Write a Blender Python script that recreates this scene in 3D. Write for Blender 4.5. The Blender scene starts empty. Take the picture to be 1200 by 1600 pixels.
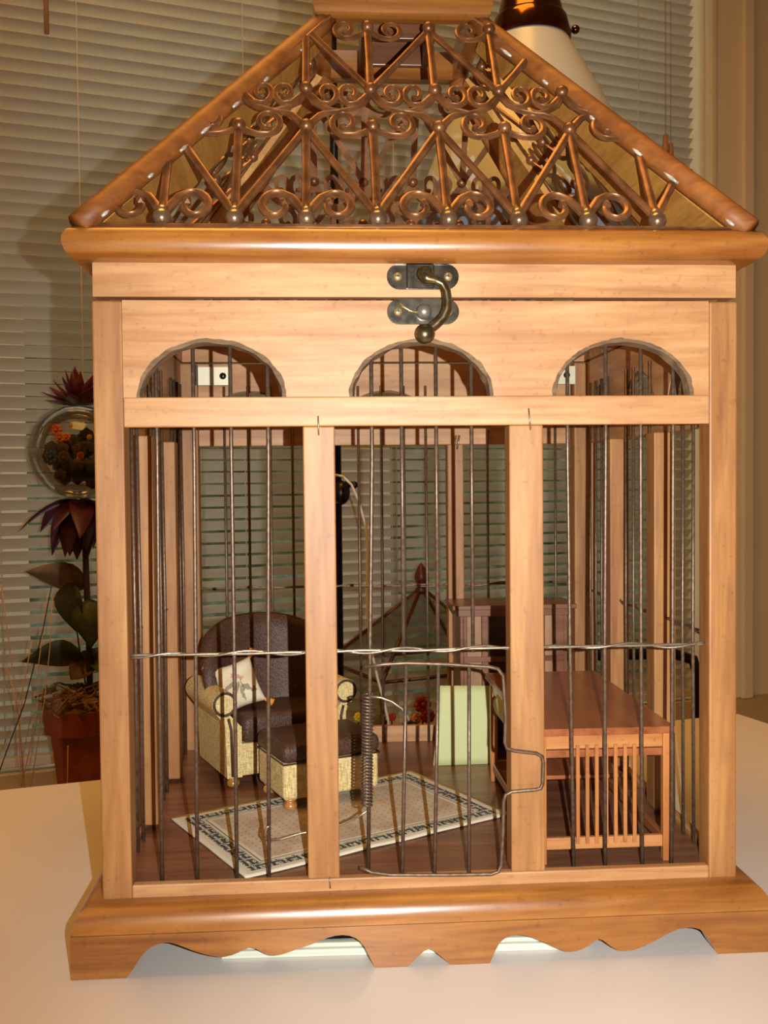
import bpy, bmesh, math, random
from mathutils import Vector, Matrix, noise
from mathutils.geometry import tessellate_polygon
random.seed(7)
SC = bpy.context.scene
COL = SC.collection
R_ = math.radians
PI = math.pi

# ---------------------------------------------------------------- camera
CAM = Vector((-0.04745, -0.46018, 0.18862))
YAW, PITCH, ROLL, FPX = 0.063687, -0.031584, -0.009677, 1552.64
_f = Vector((math.sin(YAW)*math.cos(PITCH), math.cos(YAW)*math.cos(PITCH), math.sin(PITCH)))
_r0 = Vector((math.cos(YAW), -math.sin(YAW), 0)); _u0 = _r0.cross(_f)
_r = _r0*math.cos(ROLL) + _u0*math.sin(ROLL); _u = _r.cross(_f)
cam_data = bpy.data.cameras.new('camera'); cam = bpy.data.objects.new('camera', cam_data)
COL.objects.link(cam)
cam.matrix_world = Matrix(((_r.x, _u.x, -_f.x, CAM.x), (_r.y, _u.y, -_f.y, CAM.y),
                           (_r.z, _u.z, -_f.z, CAM.z), (0, 0, 0, 1)))
cam_data.sensor_fit = 'VERTICAL'; cam_data.sensor_height = 36.0
cam_data.lens = 36.0*FPX/1600.0
cam_data.clip_start = 0.01; cam_data.clip_end = 50
SC.camera = cam

# ---------------------------------------------------------------- world
w = bpy.data.worlds.new('dusk'); SC.world = w; w.use_nodes = True
w.node_tree.nodes['Background'].inputs[0].default_value = (0.95, 0.93, 0.78, 1)
w.node_tree.nodes['Background'].inputs[1].default_value = 2.7

# ---------------------------------------------------------------- lights
def lamp(name, kind, loc, power, color, size=0.1, rot=(0, 0, 0), size_y=None):
    d = bpy.data.lights.new(name, kind); d.energy = power; d.color = color
    if kind == 'AREA':
        d.size = size
        if size_y: d.shape = 'RECTANGLE'; d.size_y = size_y
    else:
        d.shadow_soft_size = size
    o = bpy.data.objects.new(name, d); COL.objects.link(o)
    o.location = loc; o.rotation_euler = rot
    return o
flash = lamp('camera_flash', 'SPOT', CAM + _r*0.026 + _u*0.004, 18.0, (0.97, 1.0, 0.95), 0.0011)
flash.data.spot_size = R_(100); flash.data.spot_blend = 1.0
flash.rotation_euler = (cam.matrix_world.to_3x3() @ Matrix.Rotation(R_(-8), 3, 'Y')).to_euler()
lamp('ceiling_light', 'AREA', (-0.15, 0.22, 1.62), 16.5, (1.0, 0.47, 0.085), 0.7)

SC.view_settings.view_transform = 'Standard'
SC.view_settings.look = 'None'
SC.view_settings.gamma = 1
SC.view_settings.exposure = 0.0
SC.view_settings.use_curve_mapping = False

# ---------------------------------------------------------------- pixel to place helpers (points on real planes)
def ray(x, y): return _f + _r*((x-600)/FPX) - _u*((y-800)/FPX)
def at_y(x, y, Y): d = ray(x, y); return CAM + d*((Y-CAM.y)/d.y)
def at_z(x, y, Z): d = ray(x, y); return CAM + d*((Z-CAM.z)/d.z)
def at_x(x, y, X): d = ray(x, y); return CAM + d*((X-CAM.x)/d.x)
def at_d(x, y, D): return CAM + ray(x, y)*D
def on_plane(x, y, P0, n): d = ray(x, y); return CAM + d*((P0-CAM).dot(n)/d.dot(n))

# ---------------------------------------------------------------- materials
class NT:
    def __init__(s, name):
        s.m = bpy.data.materials.new(name); s.m.use_nodes = True
        s.t = s.m.node_tree; s.n = s.t.nodes; s.b = s.n['Principled BSDF']; s.out = s.n['Material Output']
    def new(s, k): return s.n.new(k)
    def link(s, a, b): s.t.links.new(a, b)
    def setv(s, sock, v):
        if isinstance(v, (int, float)): sock.default_value = v
        elif isinstance(v, tuple): sock.default_value = v
        else: s.link(v, sock)
    def math(s, op, a, b=0.0, c=0.0, clamp=False):
        n = s.new('ShaderNodeMath'); n.operation = op; n.use_clamp = clamp
        for i, v in enumerate((a, b, c)): s.setv(n.inputs[i], v)
        return n.outputs[0]
    def mix(s, f, a, b, mode='MIX'):
        n = s.new('ShaderNodeMix'); n.data_type = 'RGBA'; n.blend_type = mode
        s.setv(n.inputs[0], f)
        for i, v in ((6, a), (7, b)):
            if isinstance(v, tuple) and len(v) == 3: v = v+(1,)
            s.setv(n.inputs[i], v)
        return n.outputs[2]
    def obj(s):
        n = s.new('ShaderNodeTexCoord'); return n.outputs['Object']
    def mapping(s, v, scale=(1, 1, 1), loc=(0, 0, 0), rot=(0, 0, 0)):
        n = s.new('ShaderNodeMapping'); s.link(v, n.inputs[0])
        n.inputs['Scale'].default_value = scale; n.inputs['Location'].default_value = loc
        n.inputs['Rotation'].default_value = rot
        return n.outputs[0]
    def noise(s, v, scale, detail=3, rough=0.5, dist=0.0):
        n = s.new('ShaderNodeTexNoise'); s.link(v, n.inputs['Vector'])
        n.inputs['Scale'].default_value = scale; n.inputs['Detail'].default_value = detail
        n.inputs['Roughness'].default_value = rough; n.inputs['Distortion'].default_value = dist
        return n.outputs[0]
    def ramp(s, f, stops):
        n = s.new('ShaderNodeValToRGB'); s.link(f, n.inputs[0])
        e = n.color_ramp.elements
        while len(e) < len(stops): e.new(0.5)
        for i, (p, c) in enumerate(stops):
            e[i].position = p
            e[i].color = c+(1,) if len(c) == 3 else c
        return n.outputs[0]
    def bump(s, h, strength=0.3, dist=0.001):
        n = s.new('ShaderNodeBump'); s.link(h, n.inputs['Height'])
        n.inputs['Strength'].default_value = strength; n.inputs['Distance'].default_value = dist
        s.link(n.outputs[0], s.b.inputs['Normal'])
    def base(s, c): s.setv(s.b.inputs['Base Color'], c+(1,) if isinstance(c, tuple) and len(c) == 3 else c)
    def pr(s, rough=0.5, metal=0.0, **k):
        s.setv(s.b.inputs['Roughness'], rough); s.setv(s.b.inputs['Metallic'], metal)
        for kk, v in k.items(): s.b.inputs[kk.replace('_', ' ')].default_value = v
        return s.m

def plain(name, c, rough=0.5, metal=0.0, **k):
    t = NT(name); t.base(c); return t.pr(rough, metal, **k)

def wood(name, axis, light, dark, rough=0.4, s=1.0, coat=0.0, knots=0.35, bump=0.15):
    t = NT(name); v = t.obj()
    a, c = 7.0*s, 95.0*s
    sc = {'x': (a, c, c), 'y': (c, a, c), 'z': (c, c, a)}[axis]
    v1 = t.mapping(v, sc)
    n1 = t.noise(v1, 1.0, 4, 0.6, 0.6)
    sc2 = {'x': (40, 420, 420), 'y': (420, 40, 420), 'z': (420, 420, 40)}[axis]
    n2 = t.noise(t.mapping(v, tuple(q*s for q in sc2)), 1.0, 2, 0.5)
    n3 = t.noise(v, 16.0*s, 3, 0.55)
    c1 = t.ramp(n1, [(0.3, dark), (0.62, light)])
    f2 = t.ramp(n2, [(0.3, (0.80, 0.76, 0.70)), (0.6, (1, 1, 1))])
    c2 = t.mix(0.6, c1, f2, 'MULTIPLY')
    f3 = t.ramp(n3, [(0.28, (0.55, 0.42, 0.32)), (0.55, (1, 1, 1))])
    c3 = t.mix(knots, c2, f3, 'MULTIPLY')
    n4 = t.noise(t.mapping(v, tuple(q*0.45 for q in sc), (3.1, 1.7, 0.4)), 1.0, 2, 0.5, 1.5)
    f4 = t.ramp(n4, [(0.42, (1, 1, 1)), (0.50, (0.80, 0.68, 0.55)), (0.56, (1, 1, 1))])
    c4 = t.mix(0.55, c3, f4, 'MULTIPLY')
    n5 = t.noise(v, 260.0, 2, 0.6)
    f5 = t.ramp(n5, [(0.26, (0.45, 0.30, 0.2)), (0.40, (1, 1, 1))])
    c5 = t.mix(0.35, c4, f5, 'MULTIPLY')
    t.base(c5)
    t.bump(n2, bump, 0.0004)
    return t.pr(rough, 0.0, Coat_Weight=coat, Coat_Roughness=0.25)

PL, PD = (0.58, 0.305, 0.132), (0.42, 0.185, 0.062)
wood_x = wood('pine_along_x', 'x', PL, PD, 0.5, coat=0.0)
wood_z = wood('pine_post', 'z', (0.44, 0.205, 0.066), (0.29, 0.115, 0.032), 0.5, coat=0.0)
wood_y = wood('pine_along_y', 'y', PL, PD, 0.5, coat=0.0)
VL, VD = (0.43, 0.170, 0.034), (0.24, 0.078, 0.014)
varn_x = wood('varnished_pine_x', 'x', VL, VD, 0.3, coat=0.5, knots=0.5)
varn_y = wood('varnished_pine_y', 'y', VL, VD, 0.3, coat=0.5, knots=0.5)
hip_m = wood('varnished_hip', 'x', (0.36, 0.125, 0.024), (0.21, 0.062, 0.012), 0.55, coat=0.0, knots=0.4)
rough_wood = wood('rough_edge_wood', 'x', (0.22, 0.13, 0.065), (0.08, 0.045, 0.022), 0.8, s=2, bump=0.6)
roof_board_m = wood('roof_board', 'y', (0.62, 0.31, 0.066), (0.46, 0.20, 0.036), 0.5, s=1.5, knots=0.2)
floor_m = wood('cage_floor_wood', 'x', (0.25, 0.105, 0.055), (0.13, 0.05, 0.028), 0.38, coat=0.2, knots=0.3)
desk_m = wood('walnut_desk', 'y', (0.36, 0.115, 0.042), (0.24, 0.065, 0.022), 0.28, coat=0.5, knots=0.2)
desk_e = wood('desk_end_wood', 'x', (0.52, 0.22, 0.075), (0.40, 0.145, 0.04), 0.35, coat=0.3, knots=0.2)
desk_z = wood('desk_slat_wood', 'z', (0.50, 0.19, 0.055), (0.36, 0.12, 0.03), 0.35, coat=0.3, knots=0.2)
case_m = wood('bookcase_dark', 'x', (0.25, 0.10, 0.050), (0.14, 0.05, 0.026), 0.35, coat=0.3, knots=0.2)
case_l = wood('bookcase_light', 'z', (0.40, 0.22, 0.11), (0.24, 0.11, 0.05), 0.5, knots=0.2)
bun_m = wood('turned_foot_wood', 'z', (0.50, 0.22, 0.055), (0.36, 0.13, 0.03), 0.25, coat=0.6, knots=0.1)
red_wood = wood('red_brown_frame', 'z', (0.11, 0.026, 0.014), (0.06, 0.014, 0.009), 0.4)

def metal_mat(name, c1, c2, rough, metal=0.8, scale=300):
    t = NT(name); n = t.noise(t.obj(), scale, 3)
    t.base(t.ramp(n, [(0.35, c1), (0.65, c2)])); t.bump(n, 0.15, 0.0003)
    return t.pr(rough, metal)
wire_m = metal_mat('dark_wire', (0.12, 0.075, 0.050), (0.20, 0.13, 0.09), 0.42, 0.6, 500)
bright_wire = metal_mat('bright_wire', (0.30, 0.24, 0.17), (0.42, 0.34, 0.25), 0.36, 0.8, 900)
lattice_m = metal_mat('cast_bronze', (0.15, 0.062, 0.024), (0.30, 0.125, 0.048), 0.36, 0.5, 120)
bulb_m = metal_mat('worn_bronze', (0.24, 0.15, 0.085), (0.38, 0.26, 0.16), 0.25, 0.75, 120)
latch_m = metal_mat('antique_brass', (0.045, 0.038, 0.032), (0.12, 0.10, 0.075), 0.25, 0.9, 200)
hook_m = metal_mat('aged_brass_hook', (0.09, 0.068, 0.03), (0.20, 0.15, 0.075), 0.3, 0.85, 200)
brass_m = plain('brass_screw', (0.65, 0.5, 0.22), 0.3, 0.8)
dark_m = plain('slot_black', (0.02, 0.018, 0.015), 0.5)
lead_m = metal_mat('glue_bead', (0.35, 0.30, 0.25), (0.75, 0.7, 0.62), 0.25, 0.2, 90)
hinge_m = plain('hinge_nickel', (0.66, 0.60, 0.44), 0.45, 0.3)
black_m = plain('black_metal', (0.012, 0.010, 0.010), 0.35, 0.3)
white_cord_m = plain('white_cord', (0.75, 0.7, 0.62), 0.5)

def leather():
    t = NT('dark_brown_leather'); n = t.noise(t.obj(), 900, 3)
    t.base(t.ramp(n, [(0.35, (0.050, 0.022, 0.014)), (0.65, (0.105, 0.050, 0.033))]))
    t.bump(n, 0.5, 0.0008); return t.pr(0.45, 0.0, Specular_IOR_Level=0.3)
leather_m = leather()
def wicker():
    t = NT('woven_raffia'); v = t.obj()
    a = t.noise(t.mapping(v, (350, 350, 1500)), 1.0, 2)
    b = t.noise(t.mapping(v, (1500, 1500, 200)), 1.0, 2)
    n = t.math('ADD', a, b); n = t.math('MULTIPLY', n, 0.5)
    t.base(t.ramp(n, [(0.38, (0.46, 0.31, 0.115)), (0.6, (0.84, 0.64, 0.30))]))
    t.bump(n, 0.6, 0.0012); return t.pr(0.7)
wicker_m = wicker()

def paper(name, c):
    t = NT(name); n = t.noise(t.obj(), 60, 2)
    t.base(t.mix(0.12, c, t.ramp(n, [(0.3, (0.8, 0.8, 0.8)), (0.7, (1, 1, 1))]), 'MULTIPLY'))
    return t.pr(0.6)
green_note = paper('pale_green_paper', (0.56, 0.58, 0.27))
pad_paper = paper('pale_pad_paper', (0.66, 0.68, 0.57))
def table_mat():
    t = NT('cream_laminate'); n = t.noise(t.obj(), 5, 3)
    t.base(t.ramp(n, [(0.3, (0.68, 0.615, 0.575)), (0.7, (0.74, 0.675, 0.635))])); return t.pr(0.38)
table_m = table_mat()
def paint(name, c, rough=0.55):
    t = NT(name); n = t.noise(t.obj(), 7, 3)
    t.base(t.mix(0.25, c, t.ramp(n, [(0.3, (0.82, 0.8, 0.78)), (0.7, (1, 1, 1))]), 'MULTIPLY')); return t.pr(rough)
wall_m = paint('cream_wall_paint', (0.80, 0.70, 0.52))
casing_m = paint('cream_gloss_trim', (0.86, 0.76, 0.58), 0.4)
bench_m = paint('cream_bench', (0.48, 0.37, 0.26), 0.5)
frame_m = paint('white_window_frame', (0.74, 0.76, 0.72), 0.4)
def slat_mat():
    t = NT('ivory_slat'); t.base((0.82, 0.78, 0.69)); t.pr(0.42)
    tl = t.new('ShaderNodeBsdfTranslucent'); tl.inputs[0].default_value = (0.75, 0.72, 0.62, 1)
    mx = t.new('ShaderNodeMixShader'); mx.inputs[0].default_value = 0.27
    t.link(t.b.outputs[0], mx.inputs[1]); t.link(tl.outputs[0], mx.inputs[2]); t.link(mx.outputs[0], t.out.inputs[0])
    return t.m
slat_m = slat_mat()
floor_room = wood('oak_room_floor', 'x', (0.30, 0.17, 0.08), (0.2, 0.1, 0.05), 0.5, s=0.15)
ceil_m = paint('ceiling_white', (0.75, 0.7, 0.6), 0.8)

def glass(name, tint=(1, 1, 1), amount=1.0):
    t = NT(name); t.n.remove(t.b)
    tr = t.new('ShaderNodeBsdfTransparent'); tr.inputs[0].default_value = tint+(1,)
    gl = t.new('ShaderNodeBsdfGlossy'); gl.inputs['Roughness'].default_value = 0.02
    fr = t.new('ShaderNodeFresnel'); fr.inputs[0].default_value = 1.45
    mx = t.new('ShaderNodeMixShader'); t.link(t.math('MULTIPLY', fr.outputs[0], amount), mx.inputs[0])
    t.link(tr.outputs[0], mx.inputs[1]); t.link(gl.outputs[0], mx.inputs[2]); t.link(mx.outputs[0], t.out.inputs[0])
    return t.m
pane_m = glass('window_glass', (0.98, 1.0, 0.96), 0.6)
terr_glass = glass('terrarium_glass', (0.98, 0.98, 0.97), 0.6)
globe_glass = glass('globe_glass', (0.9, 0.88, 0.84), 0.8)

def rug_mat(W, H):
    t = NT('rug_print'); v = t.obj()
    sp = t.new('ShaderNodeSeparateXYZ'); t.link(v, sp.inputs[0]); x, y = sp.outputs[0], sp.outputs[1]
    dx = t.math('SUBTRACT', W/2, t.math('ABSOLUTE', x)); dy = t.math('SUBTRACT', H/2, t.math('ABSOLUTE', y))
    d = t.math('MINIMUM', dx, dy)
    field = t.ramp(t.noise(v, 60, 3), [(0.35, (0.46, 0.34, 0.24)), (0.65, (0.58, 0.49, 0.37))])
    # dots
    P = 0.0088
    fx = t.math('SUBTRACT', t.math('PINGPONG', x, P/2), P/4); fy = t.math('SUBTRACT', t.math('PINGPONG', y, P/2), P/4)
    r2 = t.math('SQRT', t.math('ADD', t.math('MULTIPLY', fx, fx), t.math('MULTIPLY', fy, fy)))
    dot = t.math('LESS_THAN', r2, 0.00055)
    field = t.mix(t.math('MULTIPLY', dot, 0.8), field, (0.30, 0.09, 0.06))
    def band(a, b): return t.math('MULTIPLY', t.math('GREATER_THAN', d, a), t.math('LESS_THAN', d, b))
    cream = (0.66, 0.60, 0.47)
    c = t.mix(t.math('LESS_THAN', d, 0.0175), field, cream)
    # meander scrolls
    n = t.noise(v, 330, 1, 0.4, 2.2)
    ns = t.math('ABSOLUTE', t.math('SUBTRACT', n, 0.5))
    scroll = t.math('MULTIPLY', t.math('LESS_THAN', ns, 0.055), band(0.0055, 0.0135))
    # running key pattern
    q = 0.0085
    kx = t.math('ABSOLUTE', t.math('SUBTRACT', t.math('PINGPONG', x, q), q/2))
    ky = t.math('ABSOLUTE', t.math('SUBTRACT', t.math('PINGPONG', y, q), q/2))
    k = t.math('LESS_THAN', t.math('ABSOLUTE', t.math('SUBTRACT', t.math('MINIMUM', kx, ky), 0.0016)), 0.0008)
    key = t.math('MULTIPLY', k, band(0.006, 0.0128))
    m = t.math('MAXIMUM', scroll, key)
    m = t.math('MAXIMUM', m, band(0.0146, 0.0152)); m = t.math('MULTIPLY', m, 0.97)
    c = t.mix(m, c, (0.018, 0.035, 0.045))
    t.base(c); t.bump(t.noise(v, 1500, 1), 0.2, 0.0004)
    return t.pr(0.8)

def pillow_mat():
    t = NT('floral_pillow_print'); v = t.obj()
    base = t.ramp(t.noise(v, 90, 2), [(0.35, (0.62, 0.50, 0.33)), (0.65, (0.72, 0.63, 0.46))])
    sp = t.new('ShaderNodeSeparateXYZ'); t.link(v, sp.inputs[0]); x, y, z = sp.outputs
    wob = t.math('MULTIPLY', t.math('SUBTRACT', t.noise(v, 260, 2), 0.5), 0.006)
    def blob(cx, cz, rx, rz, ang):
        ca, sa = math.cos(ang), math.sin(ang)
        a = t.math('ADD', t.math('SUBTRACT', x, cx), wob); b = t.math('ADD', t.math('SUBTRACT', y, cz), wob)
        u = t.math('DIVIDE', t.math('ADD', t.math('MULTIPLY', a, ca), t.math('MULTIPLY', b, sa)), rx)
        q = t.math('DIVIDE', t.math('SUBTRACT', t.math('MULTIPLY', b, ca), t.math('MULTIPLY', a, sa)), rz)
        return t.math('LESS_THAN', t.math('ADD', t.math('MULTIPLY', u, u), t.math('MULTIPLY', q, q)), 1.0)
    c = base
    for (cx, cz, rx, rz, an) in ((-0.004, -0.004, .0052, .0015, .9), (0.005, -0.005, .0055, .0015, -.5), (0.0, -0.007, .0045, .0013, 1.7),
                                 (-0.006, 0.0, .004, .0012, .2), (0.001, -0.001, .0006, .005, 0.1)):
        c = t.mix(t.math('MULTIPLY', blob(cx, cz, rx, rz, an), 0.75), c, (0.15, 0.14, 0.075))
    for (cx, cz, r) in ((0.0015, 0.0035, .0024), (-0.002, 0.006, .0016)):
        c = t.mix(t.math('MULTIPLY', blob(cx, cz, r, r, 0), 0.7), c, (0.52, 0.20, 0.15))
    t.base(c); return t.pr(0.75)

def leaf_mat(name, c1, c2, rough=0.5):
    t = NT(name); n = t.noise(t.obj(), 45, 3)
    t.base(t.ramp(n, [(0.35, c1), (0.65, c2)])); return t.pr(rough)
petal_m = leaf_mat('plum_silk_petal', (0.045, 0.007, 0.032), (0.12, 0.018, 0.065))
leaf_m = leaf_mat('dark_green_silk_leaf', (0.018, 0.028, 0.014), (0.055, 0.065, 0.030))
dry_leaf_m = leaf_mat('dry_olive_leaf', (0.11, 0.07, 0.04), (0.20, 0.13, 0.08))
pot_m = leaf_mat('red_terracotta', (0.17, 0.030, 0.014), (0.26, 0.048, 0.022), 0.45)
moss_m = leaf_mat('brown_moss', (0.07, 0.035, 0.018), (0.22, 0.11, 0.05), 0.9)
orange_m = leaf_mat('orange_blossom', (0.60, 0.13, 0.02), (0.75, 0.25, 0.04))
orange_silk = leaf_mat('orange_silk', (0.65, 0.20, 0.02), (0.85, 0.36, 0.06), 0.3)
red_bl = leaf_mat('red_blossom', (0.35, 0.02, 0.02), (0.55, 0.05, 0.04))
yellow_bl = leaf_mat('yellow_blossom', (0.7, 0.45, 0.03), (0.8, 0.6, 0.08))
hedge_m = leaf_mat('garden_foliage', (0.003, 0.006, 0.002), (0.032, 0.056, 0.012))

# ---------------------------------------------------------------- mesh helpers
def setp(o, label=None, cat=None, group=None, kind=None):
    if label: o['label'] = label
    if cat: o['category'] = cat
    if group: o['group'] = group
    if kind: o['kind'] = kind
    return o
def mk(name, bm, mat, parent=None, smooth=False, local=False):
    me = bpy.data.meshes.new(name); bmesh.ops.recalc_face_normals(bm, faces=bm.faces[:])
    bm.to_mesh(me); bm.free(); me.materials.append(mat)
    if smooth: me.polygons.foreach_set('use_smooth', [True]*len(me.polygons)); 
    if smooth == 'auto':
        try: me.set_sharp_from_angle(angle=R_(40))
        except Exception: pass
    return put(name, me, parent, local)
def put(name, me, parent=None, local=False):
    o = bpy.data.objects.new(name, me); COL.objects.link(o)
    if parent is not None:
        o.parent = parent
        if not local:
            o.matrix_parent_inverse = world_of(parent).inverted()
    return o
def world_of(o):
    m = Matrix.Translation(o.location) @ o.rotation_euler.to_matrix().to_4x4()
    if o.parent: m = world_of(o.parent) @ o.matrix_parent_inverse @ m
    return m
def empty(name, loc, rz=0.0):
    o = bpy.data.objects.new(name, None); COL.objects.link(o)
    o.location = loc; o.rotation_euler = (0, 0, rz); o.empty_display_size = 0.02
    return o
def box(bm, x0, x1, y0, y1, z0, z1, bev=0.0, M=None, seg=2):
    vs = [bm.verts.new((x, y, z)) for x in (x0, x1) for y in (y0, y1) for z in (z0, z1)]
    F = [(0, 1, 3, 2), (4, 6, 7, 5), (0, 4, 5, 1), (2, 3, 7, 6), (0, 2, 6, 4), (1, 5, 7, 3)]
    fs = [bm.faces.new([vs[i] for i in f]) for f in F]
    if bev > 0:
        es = list({e for f in fs for e in f.edges})
        r = bmesh.ops.bevel(bm, geom=es, offset=bev, segments=seg, profile=0.5, affect='EDGES')
        vs = list({v for v in vs if v.is_valid} | set(r['verts']))
    if M is not None:
        bmesh.ops.transform(bm, matrix=M, verts=[v for v in vs if v.is_valid])
def wbox(name, x0, x1, y0, y1, z0, z1, mat, parent=None, bev=0.0006, local=False, M=None, seg=2):
    bm = bmesh.new(); box(bm, x0, x1, y0, y1, z0, z1, bev, M, seg)
    return mk(name, bm, mat, parent, False, local)
def tube(bm, pts, r, seg=8, close=False, cap=True, prof=None, nrm=None):
    """sweep along pts; r = number or list. prof: list of (a,b) multipliers for flat sections, nrm fixed normal"""
    pts = [Vector(p) for p in pts]; n = len(pts)
    rs = r if isinstance(r, (list, tuple)) else [r]*n
    rings = []; up = None
    for i, p in enumerate(pts):
        if close: t = pts[(i+1) % n]-pts[i-1]
        else: t = pts[min(i+1, n-1)]-pts[max(i-1, 0)]
        if t.length < 1e-12: t = Vector((0, 0, 1))
        t.normalize()
        if nrm is not None: b = Vector(nrm); a = b.cross(t).normalized(); b = t.cross(a)
        else:
            if up is None: up = t.orthogonal()
            a = (up-t*up.dot(t)).normalized(); up = a; b = t.cross(a)
        ring = []
        if prof: 
            for (pa, pb) in prof: ring.append(bm.verts.new(p+a*(pa*rs[i])+b*(pb*rs[i])))
        else:
            for k in range(seg):
                an = 2*PI*k/seg; ring.append(bm.verts.new(p+a*(math.cos(an)*rs[i])+b*(math.sin(an)*rs[i])))
        rings.append(ring)
    m = len(rings[0])
    for i in range(n if close else n-1):
        A, B = rings[i], rings[(i+1) % n]
        for k in range(m): bm.faces.new((A[k], A[(k+1) % m], B[(k+1) % m], B[k]))
    if cap and not close:
        bm.faces.new(rings[0]); bm.faces.new(rings[-1])
def wtube(name, pts, r, mat, parent=None, seg=8, local=False, **k):
    bm = bmesh.new(); tube(bm, pts, r, seg, **k); return mk(name, bm, mat, parent, True, local)
def lathe(bm, prof, seg=24, c=(0, 0, 0), M=None):
    """prof: list of (r,z)"""
    rings = []; allv = []
    for (r, z) in prof:
        if r < 1e-7: ring = [bm.verts.new((c[0], c[1], c[2]+z))]
        else: ring = [bm.verts.new((c[0]+r*math.cos(2*PI*k/seg), c[1]+r*math.sin(2*PI*k/seg), c[2]+z)) for k in range(seg)]
        rings.append(ring); allv += ring
    for A, B in zip(rings, rings[1:]):
        for k in range(seg):
            q = [A[k % len(A)], A[(k+1) % len(A)], B[(k+1) % len(B)], B[k % len(B)]]
            q = list(dict.fromkeys(q))
            if len(q) > 2: bm.faces.new(q)
    if M is not None: bmesh.ops.transform(bm, matrix=M, verts=allv)
def ball(bm, c, r, sub=2, sc=(1, 1, 1)):
    M = Matrix.Translation(Vector(c)) @ Matrix.Diagonal((sc[0], sc[1], sc[2], 1))
    bmesh.ops.create_icosphere(bm, subdivisions=sub, radius=r, matrix=M)
def prism(bm, poly, place, t0, t1, bev=0.0):
    """poly 2d, place(a,b,t)->Vector"""
    A = [bm.verts.new(place(a, b, t0)) for a, b in poly]; B = [bm.verts.new(place(a, b, t1)) for a, b in poly]
    n = len(poly)
    for tri in tessellate_polygon([[Vector((a, b, 0)) for a, b in poly]]):
        try: bm.faces.new([A[i] for i in tri]); bm.faces.new([B[i] for i in tri])
        except ValueError: pass
    for i in range(n): bm.faces.new((A[i], A[(i+1) % n], B[(i+1) % n], B[i]))
def ring_loft(bm, hx, y0, y1, prof):
    """rectangular moulding: body half width hx, from y0 to y1; prof closed list of (offset,z)"""
    loops = []
    for (o, z) in prof:
        loops.append([bm.verts.new(p) for p in ((-hx-o, y0-o, z), (hx+o, y0-o, z), (hx+o, y1+o, z), (-hx-o, y1+o, z))])
    n = len(loops)
    for i in range(n):
        A, B = loops[i], loops[(i+1) % n]
        for k in range(4): bm.faces.new((A[k], A[(k+1) % 4], B[(k+1) % 4], B[k]))

# ================================================================= STRUCTURE: room, aligned with the window wall
WP = Vector((-0.57662, 1.22171, 0.0)); WH = math.atan2(0.29781, 0.95462)
WT = Vector((math.cos(WH), math.sin(WH), 0)); WN = Vector((WT.y, -WT.x, 0))      # WN points into the room
WM = Matrix.Translation(WP) @ Matrix.Rotation(WH, 4, 'Z')                           # local x along wall, local -y into the room
def wloc(name, s0, s1, o0, o1, z0, z1, mat, bev=0.0, parent=None, label=None, kind='structure'):
    """o = distance into the room"""
    bm = bmesh.new(); box(bm, s0, s1, -o1, -o0, z0, z1, bev)
    me = bpy.data.meshes.new(name); bmesh.ops.recalc_face_normals(bm, faces=bm.faces[:]); bm.to_mesh(me); bm.free(); me.materials.append(mat)
    o = bpy.data.objects.new(name, me); COL.objects.link(o)
    if parent: o.parent = parent
    else: o.matrix_world = WM; o['kind'] = kind
    if label: o['label'] = label
    return o
FZ, CZ = -0.775, 1.70
S0, S1 = -1.5, 2.3; DEP = 3.2
W0, W1, WZ0, WZ1 = -0.62, 1.423, -0.297, 1.40
wb = empty('wall_back', (0, 0, 0)); wb.matrix_world = WM; wb['kind'] = 'structure'; wb['label'] = 'cream wall holding the window behind the table'
for a in ((S0, W0, FZ, CZ), (W1, S1, FZ, CZ), (W0, W1, WZ1, CZ), (W0, W1, FZ, WZ0)):
    wloc('wall_section', a[0], a[1], -0.12, 0.0, a[2], a[3], wall_m, parent=wb)
wloc('wall_left', S0-0.1, S0, -0.12, DEP, FZ, CZ, wall_m, label='cream side wall left of the window, out of view')
wloc('wall_right', S1, S1+0.1, -0.12, DEP, FZ, CZ, wall_m, label='cream side wall right of the window, out of view')
wloc('wall_front', S0-0.1, S1+0.1, DEP, DEP+0.1, FZ, CZ, wall_m, label='cream wall behind the viewer')
wloc('floor', S0-0.1, S1+0.1, -0.12, DEP+0.1, FZ-0.05, FZ, floor_room, label='wooden room floor below the table')
wloc('ceiling', S0-0.1, S1+0.1, -0.12, DEP+0.1, CZ, CZ+0.05, ceil_m, label='pale ceiling of the room')
# casing, right of the blind, with stepped mouldings
cs = empty('trim_1', (0, 0, 0)); cs.matrix_world = WM; cs['kind'] = 'structure'; cs['label'] = 'cream moulded window casing to the right of the blind'
wloc('casing_board', 1.424, 1.530, 0.0, 0.016, -0.297, 1.45, casing_m, 0.003, parent=cs)
wloc('inner_bead', 1.424, 1.438, 0.016, 0.024, -0.297, 1.45, casing_m, 0.003, parent=cs)
wloc('outer_bead', 1.505, 1.534, 0.016, 0.030, -0.297, 1.45, casing_m, 0.004, parent=cs)
wloc('trim_2', W0-0.1, 1.54, 0.0, 0.02, WZ1, WZ1+0.1, casing_m, 0.003, label='cream head casing over the window, above the view')
# bench / deep sill under the window
wloc('trim_3', S0, S1, 0.0, 0.52, -0.335, -0.297, bench_m, 0.004, label='deep cream window bench running under the blind')
wloc('trim_4', S0, S1, 0.0, 0.48, FZ, -0.335, casing_m, 0.0, label='front panel below the window bench')
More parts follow.
